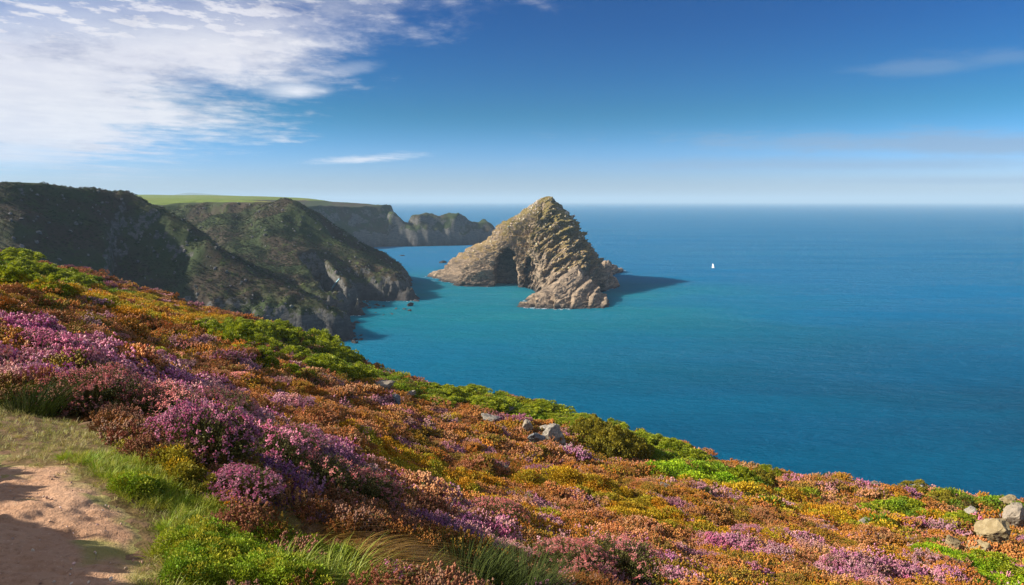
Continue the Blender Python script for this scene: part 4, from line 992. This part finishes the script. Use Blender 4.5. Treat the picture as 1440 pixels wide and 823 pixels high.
scatter('headland_stones', 'stone', p, rs.rand(n, 3) * 6, rs.uniform(.3, 1.1, n) ** 1.6 + .2, tints([(.15, .145, .135), (.11, .105, .10)], n), rs, 'grey stones strewn over the shaded headland', 'stones')
# foam flecks along the waterline
fo = []
for i in range(4):
    q = np.random.RandomState(500 + i); a = np.linspace(0, 6.283, 11, endpoint=False); rr_ = q.uniform(.45, 1.1, 11)
    top_ = np.stack([rr_ * np.cos(a), rr_ * .45 * np.sin(a), np.full(11, .05)], 1); bot_ = top_ * np.array([1.1, 1.1, 0]) - np.array([0, 0, .05])
    v_ = np.concatenate([[[0, 0, .09]], top_, bot_]); f_ = [(0, 1 + k, 1 + (k + 1) % 11, 1 + (k + 1) % 11) for k in range(11)]
    me_ = bpy.data.meshes.new('foam'); me_.from_pydata(v_.tolist(), [], [f[:3] for f in f_] + [(1 + k, 12 + k, 12 + (k + 1) % 11, 1 + (k + 1) % 11) for k in range(11)])
    me_.materials.append(M_chip); fo.append(me_)
protos('foam', fo)
wl = vflat[np.abs(vflat[:, 2]) < .25]; lm = [o for o in stack.children if o.name.startswith('rock_') and o.data is not None and o.name != 'rock_face']
for o in lm:
    c_ = np.zeros(len(o.data.vertices) * 3); o.data.vertices.foreach_get('co', c_); c_ = c_.reshape(-1, 3); wl = np.concatenate([wl, c_[np.abs(c_[:, 2]) < .3]])
h0 = hv[(np.abs(hv[:, 2]) < 1.0) & (hv[:, 0] > -110)]
p = np.concatenate([wl[rs.choice(len(wl), 700)], h0[rs.choice(len(h0), 380)]]); n = len(p)
keep = fbm(p[:, 0] * .06, p[:, 1] * .06, 77., 2) > -.05; p = p[keep]; n = len(p)
p = p + rs.normal(size=(n, 3)) * np.array([1.3, 1.3, 0]); p[:, 2] = .03
scatter('sea_foam', 'foam', p, np.stack([np.zeros(n), np.zeros(n), rs.normal(size=n) * .5], 1), rs.uniform(.25, 1.0, n) ** 1.5, tints([(.55, .62, .66), (.45, .55, .60)], n), rs, 'thin white foam along the foot of the rocks', 'foam')
# pebbles on the path
x, y, r = sample(1500, 2.4, 6.0, -60, 20, 1.2); k = path_mask(x, y) > .5; x, y = x[k], y[k]; n = len(x)
scatter('path_pebbles', 'stone', np.stack([x, y, ground(x, y) + .006], 1), rs.rand(n, 3) * 6, rs.uniform(.003, .012, n), tints([(.50, .36, .26), (.36, .24, .17), (.60, .48, .38)], n), rs, 'small pebbles on the sandy path', 'pebbles')

# what sets one bush of a set apart: the boulder it stands by, its size
tops = [o for o in scene.objects if o.parent is None]
rocks = [o for o in tops if o.get('category') == 'rock']
sets = {}
for o in tops:
    if o.get('group') and o.get('category') in ('bush', 'shrub', 'heather bush'): sets.setdefault(o['group'], []).append(o)
named = set()
for g, mem in sets.items():
    word = mem[0]['category']; place = ' '.join(mem[0]['label'].split()[-5:])
    ad = ' '.join(mem[0]['label'].split()[:3 if word == 'heather bush' else 2])
    mem.sort(key=lambda o: o.scale.x * o.scale.z)
    for o, q in ((mem[-1], 'largest'), (mem[0], 'smallest')):
        o['label'] = q + ' ' + word + ' of the ' + g; named.add(o.name)
for rk_ in rocks:
    near = sorted((o for m_ in sets.values() for o in m_ if o.name not in named), key=lambda o: (o.location - rk_.location).length)
    if near and (near[0].location - rk_.location).length < 3.5:
        o = near[0]; named.add(o.name)
        o['label'] = ' '.join((' '.join(o['label'].split()[:2]) + ' ' + o['category'] + ' right beside the ' + ' '.join(rk_['label'].split()[:6])).split()[:16])

# ------------------------------------------------------------------ air
M_haze = bpy.data.materials.new('sea_air'); M_haze.use_nodes = True
t = NT(M_haze.node_tree); t.n.clear(); oo = t.new('ShaderNodeOutputMaterial'); pv = t.new('ShaderNodeVolumePrincipled')
pv.inputs['Color'].default_value = (.54, .78, 1.0, 1); pv.inputs['Density'].default_value = .00011; pv.inputs['Anisotropy'].default_value = 0.
t.l.new(pv.outputs[0], oo.inputs['Volume'])
H = S + 500; zb, zt = -6.5, 240
hvv = [(sx * H, sy * H, zc) for zc in (zb, zt) for sx, sy in ((-1, -1), (1, -1), (1, 1), (-1, 1))]
link('haze', mesh_np('haze', hvv, [(3, 2, 1, 0), (4, 5, 6, 7), (0, 1, 5, 4), (1, 2, 6, 5), (2, 3, 7, 6), (3, 0, 4, 7)], False), M_haze, kind='stuff', label='pale sea haze in the air', category='haze')
